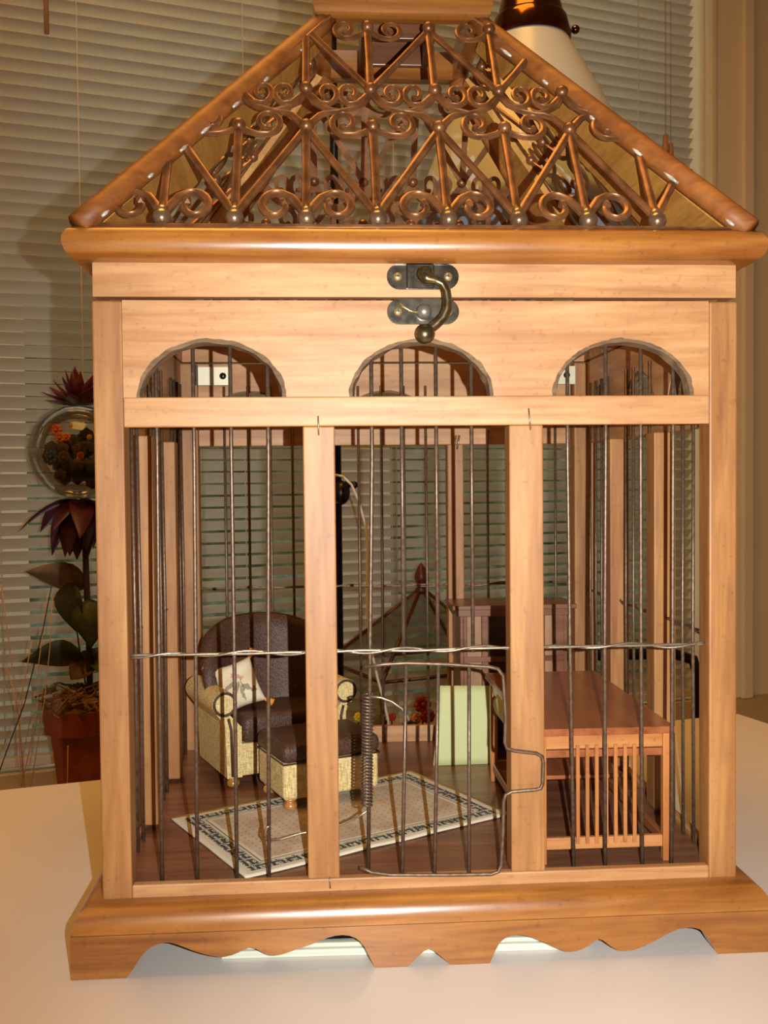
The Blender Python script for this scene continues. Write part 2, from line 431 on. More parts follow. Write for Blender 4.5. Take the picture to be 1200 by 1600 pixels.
# windows
def window(n, s0, s1):
    wn = empty('window_%d' % n, (0, 0, 0)); wn.matrix_world = WM; wn['kind'] = 'structure'
    wn['label'] = 'white framed window pane %s behind the blind' % ('left of', 'in the middle', 'at the right')[n-1]
    f = 0.045
    for (a, b, c, d) in ((s0, s0+f, WZ0, WZ1), (s1-f, s1, WZ0, WZ1), (s0+f, s1-f, WZ0, WZ0+0.05), (s0+f, s1-f, WZ1-0.05, WZ1)):
        wloc('frame_bar', a, b, -0.10, -0.065, c, d, frame_m, 0.003, parent=wn)
    wloc('pane', s0+f, s1-f, -0.088, -0.084, WZ0+0.05, WZ1-0.05, pane_m, parent=wn)
window(1, W0, -0.035); window(2, -0.001, 0.595); window(3, 0.675, 1.423)
wloc('window_1_mullion', -0.035, -0.001, -0.105, -0.055, WZ0, WZ1, frame_m, 0.003, label='white mullion between the left and middle panes')
wloc('window_2_mullion', 0.595, 0.675, -0.105, -0.055, WZ0, WZ1, frame_m, 0.003, label='white mullion between the middle and right panes')

# ---------------------------------------------------------------- table
TZ = -0.0347; TH = R_(15.4)
tc = Vector((0.3455, 0.4517, TZ))                                                # far right corner
TM = Matrix.Translation(tc) @ Matrix.Rotation(TH, 4, 'Z')
tab = empty('table', (0, 0, 0)); tab.matrix_world = Matrix.Translation(Vector((0, 0, FZ))) @ Matrix.Translation(Vector((tc.x, tc.y, 0))) @ Matrix.Rotation(TH, 4, 'Z')
setp(tab, 'cream laminate table on which the wooden birdcage stands', 'table')
def tpart(name, *a, mat=table_m, bev=0.003):
    bm = bmesh.new(); box(bm, *a, bev); o = mk(name, bm, mat, tab, False, True); return o
hz = TZ-FZ
tpart('tabletop', -1.5, 0.0, -1.05, 0.0, hz-0.028, hz)
for (x, y) in ((-1.45, -1.0), (-0.09, -1.0), (-1.45, -0.09), (-0.09, -0.09)):
    tpart('leg', x, x+0.045, y, y+0.045, 0, hz-0.028)
tpart('apron', -1.42, -0.06, -0.075, -0.06, hz-0.09, hz-0.028); tpart('apron', -1.42, -0.06, -1.0, -0.985, hz-0.09, hz-0.028)

# ================================================================= BIRDCAGE
HX, HY = 0.15, 0.256          # half width, depth
BX = 0.012                    # base overhang
cage = empty('birdcage', (0, 0.128, TZ))
setp(cage, 'large wooden birdcage with wire bars, arched panels and metal lattice roof', 'birdcage')
XI = 0.1365; ZR0, ZR1 = 0.2140, 0.2276; ZJ = 0.2726
W4 = {  # wall frames: (a along wall, t inward, z)
 'front': lambda a, t, z: Vector((a, t, z)),
 'back': lambda a, t, z: Vector((-a, HY-t, z)),
 'left': lambda a, t, z: Vector((-HX+t, HY/2+a, z)),
 'right': lambda a, t, z: Vector((HX-t, HY/2-a, z))}
def wallbox(name, wall, a0, a1, t0, t1, z0, z1, mat, bev=0.0007):
    f = W4[wall]; p = f(a0, t0, z0); q = f(a1, t1, z1)
    return wbox(name, min(p.x, q.x), max(p.x, q.x), min(p.y, q.y), max(p.y, q.y), z0, z1, mat, cage, bev)
# corner posts
for (x0, x1, y0, y1) in ((-HX, -XI, 0, .0135), (XI, HX, 0, .0135), (-HX, -XI+.004, HY-.0135, HY), (XI-.002, HX, HY-.0135, HY)):
    wbox('corner_post', x0, x1, y0, y1, -0.006, 0.2715, wood_z, cage, 0.0009)
TS = 0.0135
def arch_poly(a0, a1, cents, hw, hh, zb, zt):
    pts = [(a0, zt), (a0, zb)]
    for c in cents:
        for k in range(0, 29):
            th = PI*k/28
            x = c-hw*math.cos(th); z = zb+hh*(math.sin(th)**1.02)
            j = 0.0006*noise.noise(Vector((x*420, z*420, c*31)))
            pts.append((x+j, z+(j if 0 < k < 28 else 0)))
    pts += [(a1, zb), (a1, zt)]
    return pts
def build_wall(wall, half, cents, hw, mull, zsill):
    wm = wood_x if wall in ('front', 'back') else wood_y
    f = W4[wall]
    # arch panel, slightly recessed between the posts
    bm = bmesh.new()
    prism(bm, arch_poly(-half, half, cents, hw, 0.0258, ZR1-0.0004, ZJ-0.0008), lambda a, b, t: f(a, t, b), 0.0010, 0.0062)
    mk('arch_panel', bm, wm, cage)
    # rough lining around each arch
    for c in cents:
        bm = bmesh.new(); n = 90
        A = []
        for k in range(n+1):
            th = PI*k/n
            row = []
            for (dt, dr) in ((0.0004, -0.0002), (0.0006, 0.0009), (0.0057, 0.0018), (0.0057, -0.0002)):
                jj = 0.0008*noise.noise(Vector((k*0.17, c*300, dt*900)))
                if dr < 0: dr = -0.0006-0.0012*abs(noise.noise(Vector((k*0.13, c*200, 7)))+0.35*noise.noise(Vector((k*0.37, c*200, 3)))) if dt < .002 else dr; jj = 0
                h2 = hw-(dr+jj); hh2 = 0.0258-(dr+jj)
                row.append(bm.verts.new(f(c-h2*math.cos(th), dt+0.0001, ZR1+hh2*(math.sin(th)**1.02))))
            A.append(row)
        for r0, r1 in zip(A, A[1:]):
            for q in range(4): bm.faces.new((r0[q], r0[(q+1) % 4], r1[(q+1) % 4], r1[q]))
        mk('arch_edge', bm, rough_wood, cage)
    wallbox('rail', wall, -half, half, -0.0003, 0.0055, ZR0, ZR1, wm)
    for (a0, a1) in mull: wallbox('mullion', wall, a0, a1, 0.0003, 0.0125, zsill, ZR0, wood_z)
    wallbox('sill_strip', wall, -half, half, 0.0002, 0.0050, -0.0045, zsill, wm)
build_wall('front', XI, (-0.0966, 0.0, 0.0953), 0.0330, ((-0.0553, -0.0405), (0.0409, 0.0570)), 0.0026)
build_wall('back', XI-0.003, (-0.0953, 0.0, 0.0966), 0.0330, ((-0.0545, -0.0430), (0.0395, 0.0510)), 0.0112)
sh = HY/2-TS
# mid posts: their front faces at y .081 and .165
build_wall('left', sh, (-0.080, 0.0, 0.080), 0.0300, ((0.081-HY/2, 0.095-HY/2), (0.165-HY/2, 0.179-HY/2)), 0.0026)
build_wall('right', sh, (-0.080, 0.0, 0.080), 0.0300, ((HY/2-0.095, HY/2-0.081), (HY/2-0.179, HY/2-0.165)), 0.0026)
# cage floor
wbox('floor_panel', -HX+0.0055, HX-0.0055, 0.0055, HY-0.0055, -0.007, 0.0, floor_m, cage, 0.0)
# base moulding and skirt boards
bm = bmesh.new()
ring_loft(bm, HX, 0, HY, [(-.010, -.0045), (0.0005, -.0030), (0.005, -.0036), (0.0085, -.0058), (0.0110, -.0090), (0.0120, -.0130), (0.0120, -.0150), (-.004, -.0150), (-.010, -.012)])
mk('base_moulding', bm, varn_x, cage, 'auto')
skpx = [(111, 1532), (194, 1531), (202, 1519), (217, 1492), (233, 1477), (256, 1470), (272, 1474), (298, 1485), (324, 1493), (347, 1495), (366, 1488), (386, 1477), (399, 1485), (415, 1493), (431, 1492), (457, 1482), (480, 1475), (503, 1464), (527, 1459), (547, 1464), (560, 1477), (570, 1500), (577, 1517), (587, 1519), (617, 1518), (627, 1512), (643, 1493), (660, 1479), (673, 1490), (693, 1511), (703, 1514), (743, 1513), (753, 1507), (763, 1480), (773, 1466), (797, 1459), (820, 1465), (847, 1478), (870, 1488), (888, 1487), (906, 1478), (921, 1464.5), (933, 1475), (948, 1485.5), (969, 1487), (990, 1479.5), (1020, 1463), (1041, 1452), (1060, 1449), (1077, 1452), (1087, 1463), (1093, 1478), (1104, 1491.5), (1185, 1490)]
raw = [at_y(x, y, -BX) for x, y in skpx]
x0, x1 = raw[0].x, raw[-1].x
prof = []
for i, p in enumerate(raw):
    a = -HX-BX+0.0005 + (p.x-x0)/(x1-x0)*2*(HX+BX-0.0005)
    z = p.z-0.0005*(1-(p.x-x0)/(x1-x0))
    if i in (0, 1, len(raw)-2, len(raw)-1): z = TZ
    prof.append((a, max(z, TZ)))
poly = [(-HX-BX, -0.0148)] + [(-HX-BX, TZ)] + prof[1:-1] + [(HX+BX, TZ), (HX+BX, -0.0148)]
# densify with rounded feet kept as drawn
def smooth_poly(P, keep):
    out = []
    n = len(P)
    for i in range(n):
        p, q = P[i], P[(i+1) % n]
        if keep(p) or keep(q) or i+1 >= n: out.append(p); continue
        out.append(p); out.append(((p[0]*.5+q[0]*.5), (p[1]*.5+q[1]*.5)))
    res = []
    for i in range(len(out)):
        p = out[i]
        if keep(p): res.append(p); continue
        a, b = out[i-1], out[(i+1) % len(out)]
        res.append(((a[0]+2*p[0]+b[0])/4, (a[1]+2*p[1]+b[1])/4))
    return res
poly = smooth_poly(poly, lambda p: p[1] <= TZ+1e-6 or p[1] > -0.016 or abs(p[0]) > 0.16)
for wall, hw in (('front', HX+BX), ('back', HX+BX), ('left', HY/2+BX), ('right', HY/2+BX)):
    f = W4[wall]; s = hw/(HX+BX); bm = bmesh.new()
    ins = 0 if wall in ('front', 'back') else 0.0081
    pp = []
    for (a, z) in poly:
        a2 = a*s
        if ins: a2 = max(-hw+ins, min(hw-ins, a2))
        pp.append((a2, z))
    q = []
    for p in pp:
        if not q or (abs(p[0]-q[-1][0])+abs(p[1]-q[-1][1])) > 1e-7: q.append(p)
    prism(bm, q, lambda a, b, t: f(a, t, b), -BX, -BX+0.008)
    mk('skirt_board', bm, varn_x if wall in ('front', 'back') else varn_y, cage)
# lid band, eave moulding, top frame
bm = bmesh.new(); ring_loft(bm, HX-0.0006, 0.0006, HY-0.0006, [(0, 0.2733), (0, 0.2900), (-0.006, 0.2900), (-0.006, 0.2733)])
mk('lid_band', bm, wood_x, cage)
bm = bmesh.new()
EP = [(-0.006, 0.2893), (0.0, 0.2885), (0.0035, 0.2880), (0.0068, 0.2892), (0.0092, 0.2918), (0.0104, 0.2950), (0.0102, 0.2985), (0.0085, 0.3015), (0.0055, 0.3035), (0.002, 0.3042), (-0.008, 0.3042)]
ring_loft(bm, HX, 0, HY, EP); mk('eave_moulding', bm, varn_x, cage, 'auto')
CY = HY/2; TA, TB = 0.0485, 0.0485
bm = bmesh.new()
ring_loft(bm, TA-0.0075, CY-TB+0.008, CY+TB-0.008, [(-0.003, 0.4388), (0.004, 0.4385), (0.0064, 0.4402), (0.0078, 0.4460), (0.0078, 0.4505), (0.0064, 0.4542), (0.004, 0.4558), (-0.003, 0.4558)])
mk('top_moulding', bm, varn_x, cage, 'auto')
for (a, b, c, d) in ((-0.021, 0.021, CY+0.020, CY+0.024), (-0.021, 0.021, CY-0.016, CY-0.012), (-0.021, -0.017, CY-0.012, CY+0.020), (0.017, 0.021, CY-0.012, CY+0.020)):
    wbox('top_box_board', a, b, c, d, 0.4400, 0.4860, case_m, cage, 0.0005)
wbox('top_cap', -0.040, 0.040, CY-0.040, CY+0.040, 0.4860, 0.4920, varn_x, cage, 0.001)
# hips
def corner(sx, sy, z, inset=0.0):
    """point on the hip line at height z"""
    u = (z-0.3035)/(0.438-0.3035)
    ax = 0.1545*(1-u)+0.0420*u-inset
    y0 = -0.0050*(1-u)+(CY-0.0400)*u
    return Vector((sx*ax, y0+inset if sy < 0 else HY-y0-inset, z))
for sx in (-1, 1):
    for sy in (-1, 1):
        a = corner(sx, sy, 0.3040); b = corner(sx, sy, 0.4400)
        pts = [a.lerp(b, k/14) for k in range(15)]
        bm = bmesh.new()
        tube(bm, pts, 0.0056, 10); mk('hip_rail', bm, hip_m, cage, True)
# side roof boards either side of the side lattices
def side_pt(sx, y, z):
    u = (z-0.3035)/(0.438-0.3035); return Vector((sx*(0.1545*(1-u)+0.0435*u), y, z))
for sx in (-1, 1):
    for fl in (0, 1):
        q = [(0.004, 0.3045), (0.072, 0.3045), (0.108, 0.4340), (0.088, 0.4340)]
        if fl: q = [(HY-a, b) for a, b in q]
        bm = bmesh.new()
        A = [bm.verts.new(side_pt(sx, y, z)) for y, z in q]
        B = [bm.verts.new(side_pt(sx, y, z)-Vector((sx*0.0035, 0, 0.002))) for y, z in q]
        bm.faces.new(A); bm.faces.new(B)
        for i in range(4): bm.faces.new((A[i], A[(i+1) % 4], B[(i+1) % 4], B[i]))
        mk('roof_board', bm, roof_board_m, cage)
# ---- lattice castings
SR = math.hypot(0.085, 0.1345)
def spiral(cx, cy, rx, ry, a0, turns, sgn, n=30, shrink=0.62):
    out = []
    for k in range(n+1):
        u = k/n; a = a0+sgn*turns*2*PI*u; q = 1-shrink*u
        out.append((cx+rx*q*math.cos(a), cy+ry*q*math.sin(a)))
    return out
PP = 0.0328
def lattice_strokes(phase, kmin, kmax, x00):
    """returns list of (kind, pts, r)"""
    S = []
    for k in range(kmin, kmax+1):
        x = x00+k*PP; A = (k+phase) % 2 == 0
        S.append(('finial', [(x, 0.0060)], 0.0044))
        S.append(('bar', [(x, 0.010), (x, 0.068)], 0.0019))
        if A:
            for s in (-1, 1):
                S.append(('bar', [(x+s*0.001, 0.011), (x+s*(PP-0.001), 0.067)], 0.0018))
                S.append(('scroll', [(x, 0.0700), (x+s*0.004, 0.0665), (x+s*0.009, 0.0645)]+spiral(x+s*0.0138, 0.0735, 0.0072, 0.0092, -PI/2, 1.05, s), 0.0015))
        else:
            for s in (-1, 1):
                S.append(('scroll', [(x+s*0.001, 0.0105), (x+s*0.0035, 0.0150), (x+s*0.007, 0.0205)]+spiral(x+s*0.0140, 0.0148, 0.0078, 0.0088, PI/2+s*0.3, 0.88, -s, shrink=0.5), 0.0018))
                S.append(('scroll', [(x, 0.067), (x+s*0.0025, 0.0730), (x+s*0.007, 0.0790), (x+s*0.0115, 0.0812), (x+s*PP/2, 0.0818)], 0.0017))
        S.append(('boss', [(x, 0.0700)], 0.0036))
        S.append(('boss', [(x, 0.0985)], 0.0035))
        for s in (-1, 1):
            S.append(('scroll', [(x, 0.0975), (x+s*0.0035, 0.0925), (x+s*0.007, 0.0882)]+spiral(x+s*0.0108, 0.0960, 0.0056, 0.0082, -PI/2, 1.0, s), 0.0014))
            S.append(('scroll', [(x, 0.0965), (x+s*0.004, 0.0885), (x+s*0.009, 0.0845), (x+s*PP/2, 0.0820)], 0.0015))
        S.append(('bar', [(x, 0.0985), (x, 0.1500)], 0.0018))
        if A:
            for s in (-1, 1):
                S.append(('bar', [(x+s*0.001, 0.100), (x+s*(PP-0.001), 0.147)], 0.0017))
                S.append(('scroll', [(x, 0.1490), (x+s*0.004, 0.1440), (x+s*0.008, 0.1415)]+spiral(x+s*0.0120, 0.1485, 0.0062, 0.0075, -PI/2, 1.0, s), 0.00135))
        S.append(('boss', [(x, 0.1500)], 0.0035))
    return S
def clip(pts, inside):
    """split polyline into inside runs (with finer sampling)"""
    fine = []
    for a, b in zip(pts, pts[1:]):
        L = math.hypot(b[0]-a[0], b[1]-a[1]); n = max(1, int(L/0.0022))
        for i in range(n): fine.append((a[0]+(b[0]-a[0])*i/n, a[1]+(b[1]-a[1])*i/n))
    fine.append(pts[-1])
    runs, cur = [], []
    for p in fine:
        if inside(p): cur.append(p)
        else:
            if len(cur) > 2: runs.append(cur)
            cur = []
    if len(cur) > 2: runs.append(cur)
    return runs
HALF = [(-1.0, -0.2), (-0.85, 0.35), (-0.30, 0.50), (0, 0.85), (0.30, 0.50), (0.85, 0.35), (1.0, -0.2)]
def lattice_panel(place, nrm, phase, kmin, kmax, x00, inside, border):
    bm = bmesh.new()
    tube(bm, [place(*p) for p in border], 0.0012, 6, close=True)
    panel = mk('lattice_panel', bm, lattice_m, cage, True)
    for kind, pts, r in lattice_strokes(phase, kmin, kmax, x00):
        if len(pts) == 1:
            if inside(pts[0]):
                bm = bmesh.new(); ball(bm, place(*pts[0], 0.0008), r, 2, (1, 1, 1.0))
                if kind == 'finial': tube(bm, [place(pts[0][0], pts[0][1]+q, 0.0006) for q in (0.002, 0.005, 0.0085)], [r*.85, r*.66, r*.45], 10)
                mk('finial' if kind == 'finial' else 'boss', bm, bulb_m if kind == 'finial' else lattice_m, panel, True)
            continue
        for run in clip(pts, inside):
            bm = bmesh.new()
            r *= 1.12; n = len(run); rs = [r]*n
            if kind == 'scroll': rs = [r*(1.15-0.3*i/n) for i in range(n)]
            if kind == 'bar': run = [run[0], run[n//2], run[-1]]; rs = [r*1.12, r*0.95, r*1.12]
            tube(bm, [place(*p) for p in run], rs, prof=HALF, nrm=nrm)
            if kind == 'scroll' and len(run) > 12: ball(bm, place(*run[-1], 0.0003), r*1.25, 1)
            mk('lattice_bar' if kind == 'bar' else 'scroll', bm, lattice_m, panel, 'auto')
UF = Vector((0, 0.085, 0.1345)).normalized()
NF = Vector((0, -UF.z, UF.y))
def trap(a0, a1, smax, m=0.0):
    return lambda p: abs(p[0]) < a0+(a1-a0)*p[1]/SR-m and -0.001 < p[1] < smax
# front: nodes at x=-.118... A when (k) odd
front_place = lambda a, s, h=0.0: Vector((a, -0.0020, 0.3035))+UF*s+NF*h
lattice_panel(front_place, NF, 1, 0, 7, -0.1180, trap(0.152, 0.0400, 0.1620), [(-0.147, 0.002), (0.147, 0.002), (0.0375, 0.163), (-0.0375, 0.163)])
back_place = lambda a, s, h=0.0: Vector((-a, HY+0.0020, 0.3035))+Vector((0, -UF.y, UF.z))*s+Vector((0, UF.z, UF.y))*h
lattice_panel(back_place, Vector((0, UF.z, UF.y)), 0, 0, 7, -0.1148, trap(0.152, 0.0400, 0.1620), [(-0.147, 0.002), (0.147, 0.002), (0.0375, 0.163), (-0.0375, 0.163)])
for sx in (-1, 1):
    Us = Vector((-sx*0.111, 0, 0.1345)).normalized(); Ns = Vector((sx*Us.z, 0, abs(Us.x)))
    L = math.hypot(0.111, 0.1345)
    pl = lambda a, s, h=0.0, Us=Us, Ns=Ns, sx=sx: Vector((sx*0.1545, CY+sx*a, 0.3045))+Us*(s*L/SR)+Ns*h
    lattice_panel(pl, Ns, 0, -1, 1, 0.0, trap(0.056, 0.021, 0.1560), [(-0.055, 0.002), (0.055, 0.002), (0.021, 0.152), (-0.021, 0.152)])
# glue beads along the inner edge of the hips
for sx in (-1, 1):
    for k in range(7):
        u = 0.06+0.13*k+random.uniform(-.05, .05)
        p = corner(sx, -1, 0.3035+0.1345*u)+Vector((-sx*0.0058, -0.002, -0.0008))
        q = corner(sx, -1, 0.3035+0.1345*(u+random.uniform(.02, .05)))+Vector((-sx*0.0058, -0.002, -0.0008))
        wtube('glue_bead', [p, p.lerp(q, .5), q], [0.0006, 0.0010, 0.0005], lead_m, cage, 6)

# ---- wire bars
BR = 0.00096
fb = [(-.1228, -.1238), (-.1058, -.1075), (-.0887, -.0889), (-.0715, -.0739), (-.0230, -.0268), (-.0089, None), (.0074, None), (.0242, None), (.0703, .0726), (.0888, .0880), (.1058, .1063), (.1216, .1207)]
BYF = 0.0074
for a, b in fb:
    if b is None: pts = [(a, BYF, 0.1065), (a, BYF, 0.2560)]
    else: pts = [(b, BYF, -0.0005), ((a+b)/2+random.uniform(-.0004, .0004), BYF, 0.11), (a, BYF, 0.2), (a-(b-a)*0.0, BYF, 0.2560)]
    wtube('wire_bar', pts, BR, wire_m, cage, 8)
def wallbars(wall, aa):
    f = W4[wall]
    for a in aa:
        j = random.uniform(-.0012, .0012)
        wtube('wire_bar', [f(a+j, 0.0074, -0.0005), f(a+j*.3, 0.0078, 0.11), f(a, 0.0074, 0.2560)], BR, wire_m, cage, 8)
backx = [at_y(x, 800, .2485).x for x in (352.6, 389.5, 424, 458, 561, 597, 632, 666, 762, 797, 828, 868)]
wallbars('back', [-x for x in backx])
sy = [0.0215, 0.036, 0.0505, 0.065, 0.103, 0.118, 0.133, 0.1475, 0.187, 0.201, 0.2155, 0.230]
wallbars('left', [y-HY/2 for y in sy]); wallbars('right', [HY/2-y for y in sy])
def twisted(wall, a0, a1, z0, z1, mat=wire_m, t=0.0060):
    f = W4[wall]
    for ph in (0, PI):
        pts = []
        n = 110
        for k in range(n+1):
            u = k/n; an = ph+u*2*PI*7.5
            am = 1.0 if ph else 0.12
            pts.append(f(a0+(a1-a0)*u, t-0.0002-(0.0003 if ph == 0 else 0)+0.0011*am*math.sin(an), z0+(z1-z0)*u+0.0010*am*math.cos(an)+0.0006*noise.noise(Vector((u*9, ph, 3)))))
        wtube('twisted_wire', pts, 0.00062 if ph else 0.00072, mat, cage, 6)
twisted('front', -XI, XI, 0.1085, 0.1085, bright_wire, 0.0058); twisted('back', -XI, XI, 0.1135, 0.1130); twisted('left', -sh, sh, 0.111, 0.110); twisted('right', -sh, sh, 0.109, 0.111)

# ---- wire door with spring
dpx = [(570, 1042), (600, 1038), (635, 1036), (700, 1038), (765, 1042), (778, 1045), (786, 1056), (787, 1070), (790, 1120), (789, 1160), (792, 1169), (803, 1173), (838, 1177), (847, 1182), (849, 1192), (848, 1224), (845, 1232), (836, 1234), (800, 1237), (790, 1242), (787, 1252), (786, 1300), (783, 1352), (779, 1362), (768, 1366), (700, 1367), (610, 1367), (580, 1363), (563, 1355)]
dpts = [at_y(x, y, -0.0022) for x, y in dpx]
dr = wtube('wire_door', dpts, 0.0009, wire_m, cage, 8)
dr['label'] = 'small wire door with a side handle loop, hung from a coiled spring'
for (xa, xb) in ((635, 628.5), (685, 679), (733, 733)):
    a = at_y(xa, 1037, -0.0015); b = at_y(xb, 1367, -0.0015)
    wtube('door_bar', [a, b], 0.0009, wire_m, dr, 8)
a = at_y(575.5, 1090, -0.0005); b = at_y(574.5, 1266, -0.0005); sp = []
N = 34*12
for k in range(N+1):
    u = k/N; c = a.lerp(b, u); an = 2*PI*34*u
    sp.append(c+Vector((0.0024*math.cos(an), 0.0024*math.sin(an)+0.0075, 0)))
bm = bmesh.new(); tube(bm, sp, 0.00055, 6); mk('door_spring', bm, wire_m, dr, True)
e1 = [at_y(x, y, .003) for x, y in ((578, 1088), (595, 1090), (612, 1096), (628, 1107), (637, 1119), (639, 1126))]
wtube('spring_end_wire', e1, 0.0006, bright_wire, dr, 6)
e2 = [at_y(575, 1266, .010), at_y(560, 1276, .012), at_y(520, 1294, .014), at_y(470, 1302, .013), at_y(440, 1311, .010), at_y(418, 1312, .0085), at_y(414, 1304, .0065), at_y(417, 1292, .0058), at_y(423, 1290, .0065)]
wtube('spring_end_wire', e2, 0.0006, bright_wire, dr, 6)

# ---- latch
def plate(z, name):
    bm = bmesh.new(); poly = []
    for k in range(13): an = -PI/2+PI*k/12; poly.append((0.0117+0.0058*math.cos(an), z+0.0058*math.sin(an)))
    for k in range(13): an = PI/2+PI*k/12; poly.append((-0.0100+0.0058*math.cos(an), z+0.0058*math.sin(an)))
    prism(bm, poly, lambda a, b, t: Vector((a, t, b)), -0.0013, 0.0003)
    o = mk(name, bm, latch_m, cage)
    for x in (-0.0108, 0.0125):
        bm = bmesh.new(); lathe(bm, [(0, .0008), (.0016, .0006), (.0021, 0), (.0021, -.0008)], 16, M=Matrix.Translation((x, -0.0014, z)) @ Matrix.Rotation(PI/2, 4, 'X'))
        s = mk('screw', bm, brass_m, o, True); s['label'] = 'brass screw head'
        bm = bmesh.new(); box(bm, x-.0010, x+.0010, -.0024, -.0018, z-.00022, z+.00022); box(bm, x-.00022, x+.00022, -.0024, -.0018, z-.0010, z+.0010)
        mk('screw_slot', bm, dark_m, o)
    return o
pu = plate(0.2824, 'latch_plate'); pl_ = plate(0.2664, 'latch_plate')
bm = bmesh.new(); box(bm, -0.0068, 0.0058, -0.0028, -0.0012, 0.2768, 0.2880, 0.0004); mk('latch_bracket', bm, latch_m, pu)
def dome(name, x, z, r, par, m, y=-0.0030):
    bm = bmesh.new(); lathe(bm, [(0, .0032), (r*.5, .0028), (r*.85, .0017), (r, 0), (r, -.0022)], 20, M=Matrix.Translation((x, y, z)) @ Matrix.Rotation(PI/2, 4, 'X'))
    return mk(name, bm, m, par, True)
dome('pivot_knob', 0.0012, 0.2832, 0.0036, pu, hook_m, -0.0042); dome('catch_knob', 0.0010, 0.2660, 0.0036, pl_, plain('worn_knob', (0.30, 0.27, 0.24), 0.35, 0.7), -0.0032)
hk = [(660, 428), (668, 436), (680, 438), (691, 443), (697, 455), (699, 470), (698, 484), (692, 496), (682, 506), (672, 514), (664, 522)]
hp = [at_y(x, y, -0.0052) for x, y in hk]
bm = bmesh.new(); tube(bm, hp, [.0030, .0030, .0022, .0021, .0023, .0024, .0025, .0025, .0024, .0024, .0030], 10)
ball(bm, hp[-1]+Vector((0, -.001, 0)), 0.0046, 3, (1, .8, 1)); mk('latch_hook', bm, hook_m, cage, True)
wtube('latch_spring', [Vector((-0.0100, -.0026, 0.2700)), Vector((-0.0085, -.0032, 0.2682)), Vector((-0.0055, -.0034, 0.2664)), Vector((-0.002, -.0034, 0.2655))], 0.0006, brass_m, cage, 6)
# staples and paint nick
for (x, y, x2, y2) in ((826, 638, 829, 672), (497, 650, 498, 680), (515, 1370, 516, 1388)):
    wtube('staple', [at_y(x, y, -.0008), at_y((x+x2)/2, (y+y2)/2, -.0011), at_y(x2, y2, -.0008)], 0.00035, bright_wire, cage, 6)
for dx in (0, 5):
    wtube('staple', [at_y(709+dx, 702, .2415), at_y(713+dx, 680, .2412)], 0.0006, bright_wire, cage, 6)
# hinge plates inside the back
for x in (336, 873):
    c = at_y(x, 586, .2415)
    hp_ = wbox('hinge_plate', c.x-.0118, c.x+.0118, .2400, .2436, .2560, .2690, hinge_m, cage, 0.0003)
    bm = bmesh.new(); lathe(bm, [(0, .0007), (.0022, .0004), (.0025, -.0006)], 16, M=Matrix.Translation((c.x+.0055, 0.2398, .2625)) @ Matrix.Rotation(PI/2, 4, 'X'))
    mk('screw', bm, latch_m, hp_, True)
    box_ = wbox('hinge_pin', c.x-.0130, c.x-.0120, .236, .243, .2560, .2700, latch_m, hp_, 0.0002)

# ================================================================= FURNITURE IN THE CAGE
def bun(parent, x, y, h=0.0072, r=0.0042):
    bm = bmesh.new()
    lathe(bm, [(0, 0), (r*.55, 0), (r*.85, h*.10), (r, h*.32), (r*.92, h*.52), (r*.62, h*.68), (r*.55, h*.74), (r*.85, h*.80), (r*.9, h*.92), (r*.7, h), (0, h)], 18, (x, y, 0))
    return mk('foot', bm, bun_m, parent, True, True)
# armchair, local: front at y=0, x -.039...039
CA = R_(23)
chF = Vector((-0.1053, 0.1477, 0)); e1v = Vector((math.cos(CA), math.sin(CA), 0)); e2v = Vector((-math.sin(CA), math.cos(CA), 0))
ch = empty('armchair', chF+e1v*0.0385+e2v*0.0, CA)
setp(ch, 'miniature armchair of woven raffia and dark brown leather, rolled arms', 'armchair')
bm = bmesh.new(); box(bm, -0.0345, 0.0345, 0.0015, 0.052, 0.0070, 0.0270, 0.001); mk('apron', bm, wicker_m, ch, False, True)
for s in (-1, 1):
    pts = []
    cx, cz, r = s*0.0405, 0.0530, 0.0078
    a0, a1 = (-1.15, 3.6) if s < 0 else (PI-3.6, PI+1.15)
    for k in range(19):
        an = a0+(a1-a0)*k/18; pts.append((cx+r*math.cos(an), cz+r*math.sin(an)))
    if s < 0: pts += [(-0.0405, 0.0400), (-0.0395, 0.0070), (-0.0300, 0.0070), (-0.0300, 0.0380)]
    else: pts = pts[::-1] + [(0.0405, 0.0400), (0.0395, 0.0070), (0.0300, 0.0070), (0.0300, 0.0380)]
    bm = bmesh.new(); prism(bm, pts, lambda a, b, t: Vector((a, t, b)), 0.0, 0.060)
    arm = mk('armrest', bm, wicker_m, ch, False, True)
    bm = bmesh.new(); tube(bm, [(cx+0.0068*math.cos(2*PI*k/24), -0.0003, cz+0.0068*math.sin(2*PI*k/24)) for k in range(24)], 0.0009, 6, close=True)
    tube(bm, [(s*0.0385, -0.0003, 0.044), (s*0.0368, -0.0003, 0.037), (s*0.0362, -0.0003, 0.008)], 0.0009, 6)
    pi_ = mk('piping', bm, leather_m, arm, True, True); pi_['label'] = 'dark brown piping'
bm = bmesh.new(); box(bm, -0.0292, 0.0292, 0.0002, 0.046, 0.0268, 0.0440, 0.0045, seg=4)
for v in bm.verts:
    v.co.z += 0.0022*(1-(v.co.x/0.03)**2)*(1-((v.co.y-.023)/.024)**2) if v.co.z > .035 else 0
mk('seat_cushion', bm, leather_m, ch, True, True)
